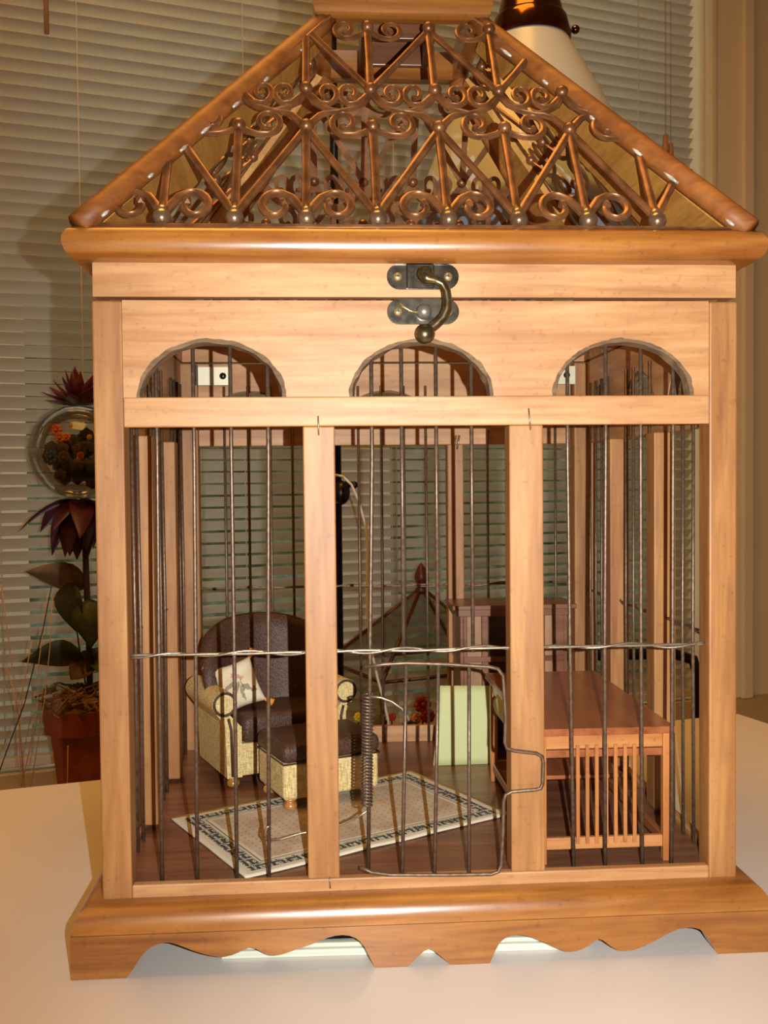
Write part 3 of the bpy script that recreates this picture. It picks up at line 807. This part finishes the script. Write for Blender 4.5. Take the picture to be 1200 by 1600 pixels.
# barrel back
bm = bmesh.new(); NA, rings = 40, []
for i in range(NA+1):
    th = R_(-100+200*i/NA); c = max(0.0, math.cos(th*0.90))
    top = 0.052+0.048*(c**0.50)
    cxx, cyy = 0.0400*math.sin(th), 0.026+0.026*math.cos(th)
    d = Vector((math.sin(th), math.cos(th), 0)).normalized(); ring = []
    tilt = lambda z: 0.10*(z-0.03)*max(0, math.cos(th))
    for (o, z) in ((0.0, 0.024), (-0.0045, 0.034), (-0.0065, 0.05), (-0.0065, top-0.010), (-0.0055, top-0.004), (-0.0025, top-0.0008), (0.0015, top), (0.0050, top-0.0022), (0.0065, top-0.007), (0.0060, 0.045), (0.0045, 0.016), (0.004, 0.008)):
        z = max(z, 0.008); o = o-0.0115*max(0, min(1, (0.052-z)/0.012)); ring.append(bm.verts.new((cxx+d.x*(o+tilt(z)), cyy+d.y*(o+tilt(z)), z)))
    rings.append(ring)
for A, B in zip(rings, rings[1:]):
    for k in range(len(A)): bm.faces.new((A[k], A[(k+1) % len(A)], B[(k+1) % len(A)], B[k]))
bm.faces.new(rings[0]); bm.faces.new(rings[-1])
mk('backrest', bm, leather_m, ch, True, True)
for (x, y) in ((-0.034, 0.006), (0.034, 0.006), (-0.029, 0.047), (0.029, 0.047)): bun(ch, x, y)
# ottoman
OA = R_(22.5); o1 = Vector((math.cos(OA), math.sin(OA), 0)); o2 = Vector((-math.sin(OA), math.cos(OA), 0))
ot = empty('ottoman', Vector((-0.0701, 0.1014, 0))+o1*0.0302+o2*0.0225, OA)
setp(ot, 'miniature footstool with raffia sides and dark brown leather top', 'footstool')
bm = bmesh.new(); box(bm, -0.0300, 0.0300, -0.0225, 0.0225, 0.0066, 0.0280, 0.0025, seg=3); mk('body', bm, wicker_m, ot, False, True)
bm = bmesh.new(); box(bm, -0.0310, 0.0310, -0.0235, 0.0235, 0.0276, 0.0385, 0.0042, seg=4)
bmesh.ops.subdivide_edges(bm, edges=bm.edges[:], cuts=1)
for v in bm.verts:
    if v.co.z > .033: v.co.z += 0.0035*max(0, 1-(v.co.x/0.031)**2)*max(0, 1-(v.co.y/.0235)**2)
mk('cushion_top', bm, leather_m, ot, True, True)
bm = bmesh.new(); tube(bm, [(-0.0302, -0.0228, .0277), (0.0302, -0.0228, .0277), (0.0302, 0.0228, .0277), (-0.0302, 0.0228, .0277)], 0.0006, 6, close=True); mk('piping', bm, leather_m, ot, True, True)
for sx in (-1, 1):
    for sy_ in (-1, 1): bun(ot, sx*0.0245, sy_*0.0175, 0.0072, 0.0044)
# pillow on the armchair
pw = empty('pillow', (0, 0, 0)); 
setp(pw, 'cream floral throw pillow with orange corners, leaning on the armchair back', 'pillow')
bm = bmesh.new(); n = 18; top, bot = [], []
for i in range(n+1):
    for j in range(n+1):
        u, v = i/n*2-1, j/n*2-1
        pin = 1-0.10*(1-u*u)*(abs(v)**3); pin2 = 1-0.10*(1-v*v)*(abs(u)**3)
        h = 0.0052*((1-u**4)*(1-v**4))**0.6
        top.append(bm.verts.new((u*0.0140*pin2, v*0.0155*pin, h))); bot.append(bm.verts.new((u*0.0140*pin2, v*0.0155*pin, -h)))
for i in range(n):
    for j in range(n):
        a = i*(n+1)+j; q = (a, a+1, a+n+2, a+n+1)
        bm.faces.new([top[k] for k in q]); bm.faces.new([bot[k] for k in reversed(q)])
bmesh.ops.remove_doubles(bm, verts=bm.verts[:], dist=1e-6)
mk('cover', bm, pillow_mat(), pw, True, True)
for (u, v) in ((-1, 1), (1, 1), (1, -1)):
    bm = bmesh.new(); d = Vector((u, v, 0)).normalized()
    p = Vector((u*0.0138, v*0.0152, 0)); rng = [p-d*0.002, p+d*0.0015, p+d*0.0045]
    tube(bm, rng, [0.0008, 0.0019, 0.0026], 8); c_ = mk('tassel', bm, orange_silk, pw, True, True); c_['label'] = 'orange silk tassel'
pc = at_y(372, 1070, 0.1735)
pw.location = pc
# face towards viewer, leaning back, rotated
pw.rotation_euler = (Matrix.Rotation(R_(14), 3, 'Z') @ Matrix.Rotation(R_(66), 3, 'X') @ Matrix.Rotation(R_(-19+35), 3, 'Z')).to_euler()
# rug
rc = (Vector((-0.1331, 0.0969, 0))+Vector((0.057, 0.0862, 0)))/2; RA = math.atan2(0.078, 0.1424)
RW, RH = 0.162, 0.101
bm = bmesh.new(); nx, ny = 48, 30; G = {}
for i in range(nx+1):
    for j in range(ny+1):
        x, y = (i/nx-.5)*RW, (j/ny-.5)*RH
        z = 0.0009+0.0004*(1+noise.noise(Vector((x*40, y*40, 0))))
        G[i, j] = (bm.verts.new((x, y, z)), bm.verts.new((x, y, z-0.0007)))
for i in range(nx):
    for j in range(ny):
        for s in (0, 1): bm.faces.new([G[q][s] for q in ((i, j), (i+1, j), (i+1, j+1), (i, j+1))])
for i in range(nx):
    for j in (0, ny): bm.faces.new((G[i, j][0], G[i+1, j][0], G[i+1, j][1], G[i, j][1]))
for j in range(ny):
    for i in (0, nx): bm.faces.new((G[i, j][0], G[i, j+1][0], G[i, j+1][1], G[i, j][1]))
rug = mk('rug', bm, rug_mat(RW, RH), None, True)
rug.location = (rc.x, rc.y, 0.0); rug.rotation_euler = (0, 0, RA)
setp(rug, 'cream patterned rug with dark blue scroll border on the cage floor', 'rug')
# desk
dk = empty('desk', (0.0894, 0.0816, 0))
setp(dk, 'miniature reddish wooden desk with slatted ends at the right of the cage', 'desk')
def dpart(name, *a, mat=desk_m, bev=0.0004): return wbox(name, *a, mat, dk, bev)
dpart('desktop', 0.0545, 0.1243, 0.0120, 0.1555, 0.0637, 0.0673)
for x in (0.0568, 0.1190):
    for y in (0.0140, 0.1490): dpart('leg', x, x+0.0042, y, y+0.0042, 0.0, 0.0637, mat=desk_z)
for (y, slat) in ((0.0148, 1), (0.1498, 1)):
    dpart('apron', 0.0610, 0.1190, y, y+0.0026, 0.0566, 0.0637, mat=desk_e)
    dpart('upper_rail', 0.0610, 0.1190, y+0.0006, y+0.0030, 0.0522, 0.0560, mat=desk_m)
    dpart('lower_rail', 0.0610, 0.1190, y, y+0.0026, 0.0070, 0.0128, mat=desk_e)
    for k in range(7):
        x = 0.0764+0.0047*k
        dpart('slat', x-0.0009, x+0.0009, y-0.0014, y-0.0001, 0.0100, 0.0585, mat=desk_z, bev=0.0002)
for x in (0.0576, 0.1196):
    dpart('side_apron', x, x+0.0026, 0.0184, 0.1488, 0.0560, 0.0637, mat=desk_m)
    dpart('side_rail', x, x+0.0026, 0.0184, 0.1488, 0.0070, 0.0120, mat=desk_m)
dpart('lower_shelf', 0.0680, 0.1120, 0.0560, 0.1485, 0.0290, 0.0312, mat=desk_m)
# bookcase at the back
bk = empty('bookcase', (0.082, 0.2200, 0))
setp(bk, 'miniature dark brown open bookcase with crown moulding at the back of the cage', 'bookcase')
def bpart(name, *a, mat=case_m, bev=0.0004): return wbox(name, *a, mat, bk, bev)
bpart('crown', 0.0400, 0.1245, 0.1985, 0.2400, 0.1012, 0.1042); bpart('cornice', 0.0430, 0.1215, 0.2008, 0.2395, 0.0965, 0.1012)
bpart('side_panel', 0.0455, 0.0478, 0.2025, 0.2390, 0.0, 0.0965); bpart('side_panel', 0.1165, 0.1188, 0.2025, 0.2390, 0.0, 0.0965)
bpart('back_panel', 0.0478, 0.1165, 0.2370, 0.2388, 0.0, 0.0965)
for x0, x1, m in ((0.0478, 0.0500, case_m), (0.0500, 0.0600, case_l), (0.0602, 0.0645, case_m), (0.0985, 0.1030, case_m), (0.1032, 0.1090, case_l), (0.1092, 0.1165, case_m)):
    bpart('stile', x0, x1, 0.2022, 0.2045, 0.0, 0.0965, mat=m)
for z in (0.0, 0.0330, 0.0660): bpart('shelf', 0.0480, 0.1163, 0.2048, 0.2368, z, z+0.0026)
bpart('shelf_edge', 0.0478, 0.1165, 0.2008, 0.2022, 0.0655, 0.0692)
# sticky notes
def note(name, quad, label, th=0.0003):
    P = [Vector(q) for q in quad]; nrm = (P[1]-P[0]).cross(P[3]-P[0]).normalized(); bm = bmesh.new(); g = {}
    N_ = 10
    for i in range(N_+1):
        for j in range(N_+1):
            u, v = i/N_, j/N_
            p = P[0].lerp(P[1], u).lerp(P[3].lerp(P[2], u), v)
            p = p+nrm*0.0018*math.sin(PI*v)
            g[i, j] = (bm.verts.new(p), bm.verts.new(p+nrm*th))
    for i in range(N_):
        for j in range(N_):
            for s in (0, 1): bm.faces.new([g[q][s] for q in ((i, j), (i+1, j), (i+1, j+1), (i, j+1))])
    for i in range(N_):
        for j in (0, N_):
            bm.faces.new((g[i, j][0], g[i+1, j][0], g[i+1, j][1], g[i, j][1])); bm.faces.new((g[j, i][0], g[j, i+1][0], g[j, i+1][1], g[j, i][1]))
    o = mk(name, bm, green_note, None, True); setp(o, label, 'note', 'pale green sticky notes'); return o
note('sticky_note', [(0.0248, 0.1872, 0.0001), (0.0675, 0.1880, 0.0001), (0.0685, 0.1985, 0.0500), (0.0306, 0.1985, 0.0508)], 'blank pale green square note propped against the dark bookcase')
note('sticky_note', [(0.0530, 0.1100, 0.0530), (0.0530, 0.0640, 0.0530), (0.0543, 0.0640, 0.0634), (0.0543, 0.1100, 0.0634)], 'narrow pale green paper strip along the shaded left side of the desk')

# ================================================================= PADS UNDER THE CAGE
def pad(px0, px1, py, z0, z1, mat, label, name='paper_pad', dep=0.12, rot=0.0):
    a = at_z(px0, py, z0); b = at_z(px1, py-(px1-px0)*0.028, z0)
    d = (b-a); L = math.hypot(d.x, d.y); an = math.atan2(d.y, d.x)+rot
    M = Matrix.Translation((a.x, a.y, 0)) @ Matrix.Rotation(an, 4, 'Z')
    bm = bmesh.new(); box(bm, 0, L, 0, dep, z0, z1, 0.0004, M); o = mk(name, bm, mat, None); setp(o, label, 'pad' if name == 'paper_pad' else 'folder', 'papers under the birdcage')
zz = TZ+0.0001
pad(346, 905, 1499, zz, zz+0.0020, pad_paper, 'pale green pad at the bottom of the pile beneath the birdcage')
pad(362, 921, 1494, zz+0.0021, zz+0.0042, pad_paper, 'pale green pad second from the bottom beneath the birdcage')
pad(372, 912, 1484, zz+0.0043, zz+0.0064, pad_paper, 'pale green pad topmost of the green ones beneath the birdcage')
pad(400, 890, 1473, zz+0.0065, zz+0.0073, plain('black_folder', (0.02, 0.02, 0.022), 0.4), 'thin black folder lying on the green pads beneath the birdcage', 'folder')

# ================================================================= VENETIAN BLIND
bl = empty('venetian_blind', (0, 0, 0)); bl.matrix_world = WM @ Matrix.Translation((0.6, 0.018, -0.285))
setp(bl, 'ivory horizontal slat blind covering the window behind the birdcage', 'blind')
Lb0, Lb1 = -0.46-0.6, 1.402-0.6
bm = bmesh.new(); WS, A_ = 0.0255, R_(43.5); ncs = 7; rowsA = []
for xx in (Lb0, Lb1):
    up_, dn = [], []
    for k in range(ncs):
        u = k/(ncs-1)*2-1
        cy_, cz_ = -u*WS/2, 0.0016*(1-u*u)          # u=+1 : room side
        y = cy_*math.cos(A_)+cz_*math.sin(A_)*1; z = -cy_*math.sin(A_)+cz_*math.cos(A_)
        up_.append(bm.verts.new((xx, y, z))); dn.append(bm.verts.new((xx, y, z-0.0003)))
    rowsA.append(up_+dn[::-1])
a, b = rowsA
for k in range(len(a)): bm.faces.new((a[k], a[(k+1) % len(a)], b[(k+1) % len(a)], b[k]))
bm.faces.new(a); bm.faces.new(b); bmesh.ops.recalc_face_normals(bm, faces=bm.faces[:])
sm = bpy.data.meshes.new('slat'); bm.to_mesh(sm); bm.free(); sm.materials.append(slat_m)
sm.polygons.foreach_set('use_smooth', [True]*len(sm.polygons))
try: sm.set_sharp_from_angle(angle=R_(40))
except Exception: pass
PITCHB = 0.0215; NS = 74
for k in range(NS):
    o = bpy.data.objects.new('slat', sm); COL.objects.link(o); o.parent = bl
    o.location = (0, 0, 0.030+PITCHB*k); o.rotation_euler = (random.uniform(-.02, .02), random.uniform(-.0004, .0004), 0)
def blp(name, s0, s1, y0, y1, z0, z1, mat, bev=0.002):
    bm = bmesh.new(); box(bm, s0, s1, y0, y1, z0, z1, bev); return mk(name, bm, mat, bl, False, True)
blp('bottom_rail', Lb0, Lb1, -0.012, 0.012, -0.003, 0.013, slat_m); blp('head_rail', Lb0, Lb1, -0.014, 0.018, 0.035+PITCHB*NS, 0.06+PITCHB*NS, slat_m)
nW = Vector((-WT.y, WT.x, 0))
def s_of(x, y, off=0.0):
    P = on_plane(x, y, WP+WN*off, nW); return (P-WP).dot(WT), P.z
ZT = 0.035+PITCHB*NS
for (x, y) in ((123, 200), (380, 60), (622, 850), (1000, 150)):
    s, _z = s_of(x, y); s -= 0.6
    for yy in (-0.0125, 0.0125):
        bm = bmesh.new(); tube(bm, [(s, yy, 0.005), (s, yy, ZT)], 0.0008, 6); mk('ladder_cord', bm, white_cord_m, bl, True, True)
tan_m = plain('tan_tassel_wood', (0.50, 0.27, 0.13), 0.5)
for (x, y0) in ((1042, 208), (1050, 222)):
    s, z = s_of(x, y0, 0.02); s -= 0.6; z += 0.285
    bm = bmesh.new(); tube(bm, [(s, -0.034, z), (s, -0.034, ZT)], 0.0008, 6); mk('lift_cord', bm, tan_m, bl, True, True)
    bm = bmesh.new(); lathe(bm, [(0, 0), (.0045, -.002), (.0065, -.03), (.0055, -.052), (0, -.053)], 14, (s, -0.034, z)); mk('cord_tassel', bm, tan_m, bl, True, True)
s, z = s_of(73, 52, 0.02); s -= 0.6; z += 0.285
bm = bmesh.new(); tube(bm, [(s, -0.036, z), (s, -0.036, z+0.3)], 0.0042, 6); mk('tilt_wand', bm, plain('wand', (0.45, 0.25, 0.16), 0.4), bl, True, True)

# ================================================================= LAMP with opal shade
ld = 1.15; k_ = ld/FPX
cx_ = 829
lc = at_d(cx_, 62, ld)
pole = at_d(528, 800, 1.28)
lm = empty('floor_lamp', (pole.x, pole.y, -0.297))
setp(lm, 'black poled lamp with opal glass shade and copper brown cap behind the birdcage', 'lamp')
def zpx(y, d=ld): return at_d(cx_, y, d).z
bm = bmesh.new()
pr = [(58, 62), (64, 75), (84, 110), (112, 160), (140, 215), (166, 280), (182, 330), (187, 352)]
prof_ = [(r*k_, zpx(y)) for r, y in pr]; prof_ += [((r-2.5)*k_, z) for (r, _), (_, z) in list(zip(pr, prof_))[::-1]]
lathe(bm, [(r, z) for r, z in prof_], 48, (lc.x, lc.y, 0))
mk('lamp_shade', bm, plain('opal_glass', (0.54, 0.61, 0.74), 0.3), lm, True)
copper = plain('copper_brown_metal', (0.16, 0.065, 0.022), 0.13, 1.0)
bm = bmesh.new()
lathe(bm, [(r*k_, zpx(y)) for r, y in ((57, 66), (62, 66), (63, 60), (58, 38), (57, 33), (55, 30), (52, 28), (46, 5), (39, -25), (26, -60), (14, -75), (8, -90), (0, -90))], 48, (lc.x, lc.y, 0))
mk('lamp_cap', bm, copper, lm, 'auto')
kb = lc+_r*(64*k_); kb.z = zpx(47)
bm = bmesh.new(); tube(bm, [kb-_r*0.003, kb+_r*0.0035], 0.0022, 8); ball(bm, kb+_r*0.0045, 0.0052, 2); mk('cap_screw', bm, copper, lm, True)
ztop = zpx(-88)+0.03
bm = bmesh.new()
arc = [(pole.x, pole.y, -0.280), (pole.x, pole.y, ztop-0.03), (pole.x*.9+lc.x*.1, pole.y*.9+lc.y*.1, ztop+0.005), (pole.x*.5+lc.x*.5, pole.y*.5+lc.y*.5, ztop+0.018), (pole.x*.1+lc.x*.9, pole.y*.1+lc.y*.9, ztop+0.005), (lc.x, lc.y, zpx(-86))]
tube(bm, arc, [0.0052]*6, 10); mk('pole', bm, black_m, lm, True)
bm = bmesh.new(); lathe(bm, [(0, 0.0), (.085, 0.0), (.088, .006), (.075, .014), (.02, .022), (.008, .03), (0, .03)], 40, (pole.x, pole.y, -0.2968)); mk('base', bm, black_m, lm, True)
kn = at_d(533, 765, 1.27)
bm = bmesh.new(); ball(bm, kn+Vector((0, 0, -.004)), 0.012, 2, (1, 1, 1.35)); tube(bm, [kn+_r*0.005+Vector((0, 0, .008)), kn+_r*0.016+Vector((0, 0, .006))], 0.004, 8); ball(bm, kn+_r*0.017+Vector((0, 0, .006)), 0.0048, 2)
mk('joint_knob', bm, black_m, lm, True)
cpx = [(522, 742, 1.26), (535, 744, 1.25), (549, 757, 1.25), (560, 782, 1.25), (571, 820, 1.25), (575, 860, 1.25), (573, 920, 1.25), (577, 1000, 1.25), (590, 1060, 1.25), (602, 1105, 1.25), (612, 1150, 1.25), (622, 1200, 1.26)]
wtube('cord', [at_d(*q) for q in cpx], 0.0017, white_cord_m, lm, 8)['label'] = 'white cord'

# ================================================================= TERRARIUM on the bench
def cs_pt(X, D, z): p = CAM+_r0*X+Vector((math.sin(YAW), math.cos(YAW), 0))*D; return Vector((p.x, p.y, z))
ts = 0.90
A0 = cs_pt(-.006*ts, 1.60*ts, 0); B0 = cs_pt(-.105*ts, 1.80*ts, 0); C0 = cs_pt(.235*ts, 1.718*ts, 0); D0 = B0+C0-A0
zc = CAM.z; ze = zc-0.327*ts; zap = zc-0.172*ts-0.016; zb_ = -0.297
ctr = (A0+D0)/2
te = empty('terrarium', (ctr.x, ctr.y, zb_))
setp(te, 'small glass plant house with reddish wooden pyramid frame and pointed finial', 'terrarium')
cr = [A0, C0, D0, B0]
apx = Vector((ctr.x, ctr.y, zap))
for i in range(4):
    p, q = cr[i], cr[(i+1) % 4]
    for z in (ze, zb_+0.006): wtube('frame_rail', [Vector((p.x, p.y, z)), Vector((q.x, q.y, z))], 0.0032, red_wood, te, 6)
    wtube('frame_post', [Vector((p.x, p.y, zb_+0.001)), Vector((p.x, p.y, ze))], 0.0036, red_wood, te, 6)
    wtube('roof_bar', [Vector((p.x, p.y, ze)), apx], 0.0030, red_wood, te, 6)
    bm = bmesh.new()
    def thin(vs):
        cc = sum(vs, Vector())/len(vs); n_ = (vs[1]-vs[0]).cross(vs[2]-vs[0]).normalized()*0.0012
        a_ = [bm.verts.new(v) for v in vs]; b_ = [bm.verts.new(v+n_) for v in vs]
        bm.faces.new(a_); bm.faces.new(b_)
        for j in range(len(vs)): bm.faces.new((a_[j], a_[(j+1) % len(vs)], b_[(j+1) % len(vs)], b_[j]))
    thin([Vector((p.x, p.y, ze)), Vector((q.x, q.y, ze)), apx]); mk('roof_pane', bm, terr_glass, te)
    bm = bmesh.new(); thin([Vector((p.x, p.y, zb_+.008)), Vector((q.x, q.y, zb_+.008)), Vector((q.x, q.y, ze)), Vector((p.x, p.y, ze))]); mk('side_pane', bm, terr_glass, te)
bm = bmesh.new(); lathe(bm, [(0, -.012), (.008, -.010), (.010, -.004), (.006, .002), (.010, .010), (.011, .018), (.008, .028), (.003, .036), (0, .040)], 20, tuple(apx)); mk('finial', bm, red_wood, te, True)
bm = bmesh.new()
for i in range(60):
    u, v = random.random()*.84+.08, random.random()*.84+.08
    p = A0+(C0-A0)*u+(B0-A0)*v; ball(bm, (p.x, p.y, zb_+0.020+random.random()*0.030), 0.012+random.random()*.01, 1)
ms = mk('moss_bed', bm, leaf_m, te); ms['kind'] = 'stuff'
def blossom(parent, c, r, mat, name='blossom', n=8, local=False):
    bm = bmesh.new(); c = Vector(c)
    for i in range(n):
        a_ = 2*PI*i/n; ball(bm, c+Vector((math.cos(a_)*r*.6, -r*.25, math.sin(a_)*r*.6)), r*.42, 1, (1, .6, 1))
    ball(bm, c+Vector((0, -r*.4, 0)), r*.35, 1); return mk(name, bm, mat, parent, True, local)
for (x, y, m, r) in ((660, 1100, red_bl, .014), (668, 1118, red_bl, .012), (650, 1122, orange_m, .009), (560, 1120, yellow_bl, .008), (640, 1140, leaf_m, .016), (592, 1128, leaf_m, .013), (612, 1120, red_bl, .007)):
    p = at_d(x, y, 1.52); p = p
    b_ = blossom(te, p, r, m); 
    wtube('stem', [p, Vector((p.x, p.y, zb_+0.03))], 0.0015, leaf_m, te, 5)

# ================================================================= TOPIARY with flowers and glass globe
td = 1.42; kk = td/FPX
tc_ = at_d(122, 705, td)
tp = empty('potted_topiary', (tc_.x, tc_.y, -0.297))
setp(tp, 'artificial topiary in red pot with glass globe between two plum coloured flowers', 'potted plant')
def leafmesh(L, W, cup=0.2, bend=0.3, n=8):
    bm = bmesh.new(); rows = []
    for i in range(n+1):
        u = i/n; ww = W*math.sin(PI*min(1, u**0.8))*0.5+0.0004
        z = -bend*L*u*u; row = []
        for s in (-1, 0, 1): row.append(bm.verts.new((u*L, s*ww, z+abs(s)*cup*ww)))
        rows.append(row)
    for a_, b_ in zip(rows, rows[1:]):
        for j in (0, 1): bm.faces.new((a_[j], a_[j+1], b_[j+1], b_[j]))
    r = bmesh.ops.extrude_face_region(bm, geom=bm.faces[:])
    bmesh.ops.translate(bm, vec=(0, 0, -0.0006), verts=[v for v in r['geom'] if isinstance(v, bmesh.types.BMVert)])
    bmesh.ops.recalc_face_normals(bm, faces=bm.faces[:])
    me = bpy.data.meshes.new('petal'); bm.to_mesh(me); bm.free()
    me.polygons.foreach_set('use_smooth', [True]*len(me.polygons)); return me
def plant_piece(name, me, parent, loc, az, el, roll=0.0, sc=1.0):
    o = bpy.data.objects.new(name, me); COL.objects.link(o); o.parent = parent
    o.matrix_parent_inverse = world_of(parent).inverted()
    o.location = loc; o.scale = (sc, sc, sc)
    o.rotation_euler = (Matrix.Rotation(az, 3, 'Z') @ Matrix.Rotation(-el, 3, 'Y') @ Matrix.Rotation(roll, 3, 'X')).to_euler()
    return o
GR = 74*kk
bm = bmesh.new(); ball(bm, tc_, GR, 4); mk('glass_globe', bm, globe_glass, tp, True)
bm = bmesh.new()
for i in range(70):
    d = Vector((random.gauss(0, 1), random.gauss(0, 1), random.gauss(0, 1))).normalized()
    p = tc_+d*GR*random.uniform(.25, .62)+Vector((0, 0, -GR*.22)); ball(bm, p, random.uniform(.008, .014), 1)
g_ = mk('dried_filling', bm, leaf_mat('dark_dried_filling', (0.012, 0.010, 0.006), (0.06, 0.045, 0.02), 0.7), tp); g_['kind'] = 'stuff'
for (x, y, r, m) in ((88, 672, .0085, orange_m), (94, 684, .008, orange_m), (104, 683, .0065, orange_m), (120, 700, .006, moss_m), (126, 712, .006, orange_m), (80, 713, .012, leaf_m), (112, 664, .004, yellow_bl), (140, 683, .004, yellow_bl), (100, 715, .010, dry_leaf_m)):
    blossom(tp, at_d(x, y, td-GR*.72), r, m)
pm = leafmesh(0.075, 0.030, 0.3, 0.35); pm.materials.append(petal_m)
pm2 = leafmesh(0.048, 0.016, 0.35, -0.25); pm2.materials.append(petal_m)
fl = tc_+Vector((0, 0, -GR*1.02))
for i in range(22):
    az = 2*PI*i/22*1.0+random.uniform(-.15, .15); el = (-0.25, -0.75, -1.1)[i % 3]+random.uniform(-.1, .1)
    plant_piece('petal', pm, tp, fl, az, el, random.uniform(-.4, .4), random.uniform(.85, 1.2))
fu = tc_+Vector((0, 0, GR*.98))
for i in range(26):
    az = 2*PI*i/26+random.uniform(-.15, .15); el = (-0.05, 0.65, 1.15, .2)[i % 4]+random.uniform(-.15, .15)
    plant_piece('petal', pm2, tp, fu, az, el, random.uniform(-.4, .4), random.uniform(.8, 1.15))
st = at_d(137, 900, td)
wtube('stem', [(st.x-.004, st.y, tc_.z-GR), (st.x, st.y, -0.05), (st.x, st.y, -0.18)], 0.0045, plain('stem_brown', (0.03, 0.018, 0.012), .6), tp, 8)
gm = leafmesh(0.085, 0.062, 0.25, 0.3); gm.materials.append(leaf_m)
gd = leafmesh(0.085, 0.045, 0.45, 0.25); gd.materials.append(dry_leaf_m)
def lf(me, x, y, az, el, roll, sc): plant_piece('leaf', me, tp, at_d(x, y, td), az, el, roll, sc)
lf(gd, 137, 918, R_(175), R_(22), R_(70), 1.0)       # to upper left
lf(gm, 112, 908, R_(250), R_(-78), R_(10), 0.85)
lf(gm, 132, 1030, R_(180), R_(12), R_(50), 0.95)
lf(gd, 110, 1062, R_(20), R_(45), R_(60), 0.8)
lf(gm, 140, 935, R_(285), R_(-60), R_(0), 0.8)
lf(gm, 140, 1040, R_(10), R_(10), R_(40), 0.9)
wtube('stem', [at_d(120, 985, td), at_d(128, 1040, td), at_d(136, 1080, td)], 0.0012, leaf_m, tp, 6)
pz = lambda y: at_d(120, y, td).z
pcx = at_d(125, 1100, td)
bm = bmesh.new(); lathe(bm, [(0, -0.2968), (.034, -0.2968), (34*kk, pz(1245)), (45*kk, pz(1150)), (46*kk, pz(1143)), (55*kk, pz(1140)), (58*kk, pz(1102)), (53*kk, pz(1102)), (50*kk, pz(1120)), (0, pz(1120))], 12, (pcx.x, pcx.y, 0)); mk('pot', bm, pot_m, tp)
bm = bmesh.new()
for i in range(120):
    a_ = random.uniform(0, 2*PI); r = 60*kk*math.sqrt(random.random()); c = Vector((pcx.x+r*math.cos(a_), pcx.y+r*math.sin(a_), pz(1092)+random.uniform(-.012, .016)))
    tube(bm, [c, c+Vector((random.uniform(-.012, .012), random.uniform(-.012, .012), random.uniform(-.008, .01))), c+Vector((random.uniform(-.02, .02), random.uniform(-.02, .02), random.uniform(-.012, .008)))], 0.0016, 4)
lathe(bm, [(0, pz(1082)), (.04, pz(1090)), (57*kk, pz(1103)), (0, pz(1115))], 14, (pcx.x, pcx.y, 0))
m_ = mk('moss', bm, moss_m, tp); m_['kind'] = 'stuff'

# thin dry grass sprays at the left
gs = empty('dried_grass_spray', tuple(at_z(30, 1290, -0.297)))
setp(gs, 'sparse spray of thin dry grass stems at the far left, before the blind', 'dried grass')
base_ = gs.location.copy()
for j, (pts, m) in enumerate((([(81, 912), (68, 980), (38, 1100), (8, 1180), (-20, 1260)], black_m), ([(2, 912), (12, 990), (30, 1120), (40, 1240)], tan_m), ([(75, 925), (60, 1040), (58, 1110), (30, 1250)], tan_m),
        ([(82, 930), (78, 1010), (70, 1090), (45, 1250)], tan_m), ([(50, 1000), (35, 1080), (30, 1160), (35, 1250)], tan_m), ([(10, 1040), (28, 1110), (34, 1180), (38, 1250)], tan_m), ([(54, 1205), (52, 1250)], bright_wire), ([(106, 1165), (105, 1250)], tan_m))):
    D_ = 1.25+0.015*j
    P = [at_d(x, y, D_) for x, y in pts]; P.append(Vector((base_.x+.01*j-.03, base_.y-.01, -0.2965)))
    wtube('grass_stem', P, 0.0007, m, gs, 5)

# black metal chair tucked behind the table at the right
yb = 0.66
cL, cRr = at_y(760, 1022, yb), at_y(1091, 1020, yb)
bc = empty('metal_chair', ((cL.x+cRr.x)/2, yb+0.15, FZ))
setp(bc, 'black tubular chair whose back rail shows through the right cage bars', 'chair')
zr_ = cRr.z
wtube('back_frame', [(cL.x, yb, FZ), (cL.x, yb, zr_-.03), (cL.x+.006, yb, zr_-.008), (cL.x+.03, yb, zr_), (cRr.x-.03, yb, zr_), (cRr.x-.006, yb, zr_-.008), (cRr.x, yb, zr_-.03), (cRr.x, yb, FZ)], 0.0065, black_m, bc, 10)
for x in (cL.x, cRr.x): wtube('leg', [(x, yb+.28, FZ), (x, yb+.28, FZ+.42)], 0.0065, black_m, bc, 8)
wbox('seat', cL.x-.005, cRr.x+.005, yb-.005, yb+.29, FZ+.42, FZ+.445, black_m, bc, 0.006)

# garden behind the glass
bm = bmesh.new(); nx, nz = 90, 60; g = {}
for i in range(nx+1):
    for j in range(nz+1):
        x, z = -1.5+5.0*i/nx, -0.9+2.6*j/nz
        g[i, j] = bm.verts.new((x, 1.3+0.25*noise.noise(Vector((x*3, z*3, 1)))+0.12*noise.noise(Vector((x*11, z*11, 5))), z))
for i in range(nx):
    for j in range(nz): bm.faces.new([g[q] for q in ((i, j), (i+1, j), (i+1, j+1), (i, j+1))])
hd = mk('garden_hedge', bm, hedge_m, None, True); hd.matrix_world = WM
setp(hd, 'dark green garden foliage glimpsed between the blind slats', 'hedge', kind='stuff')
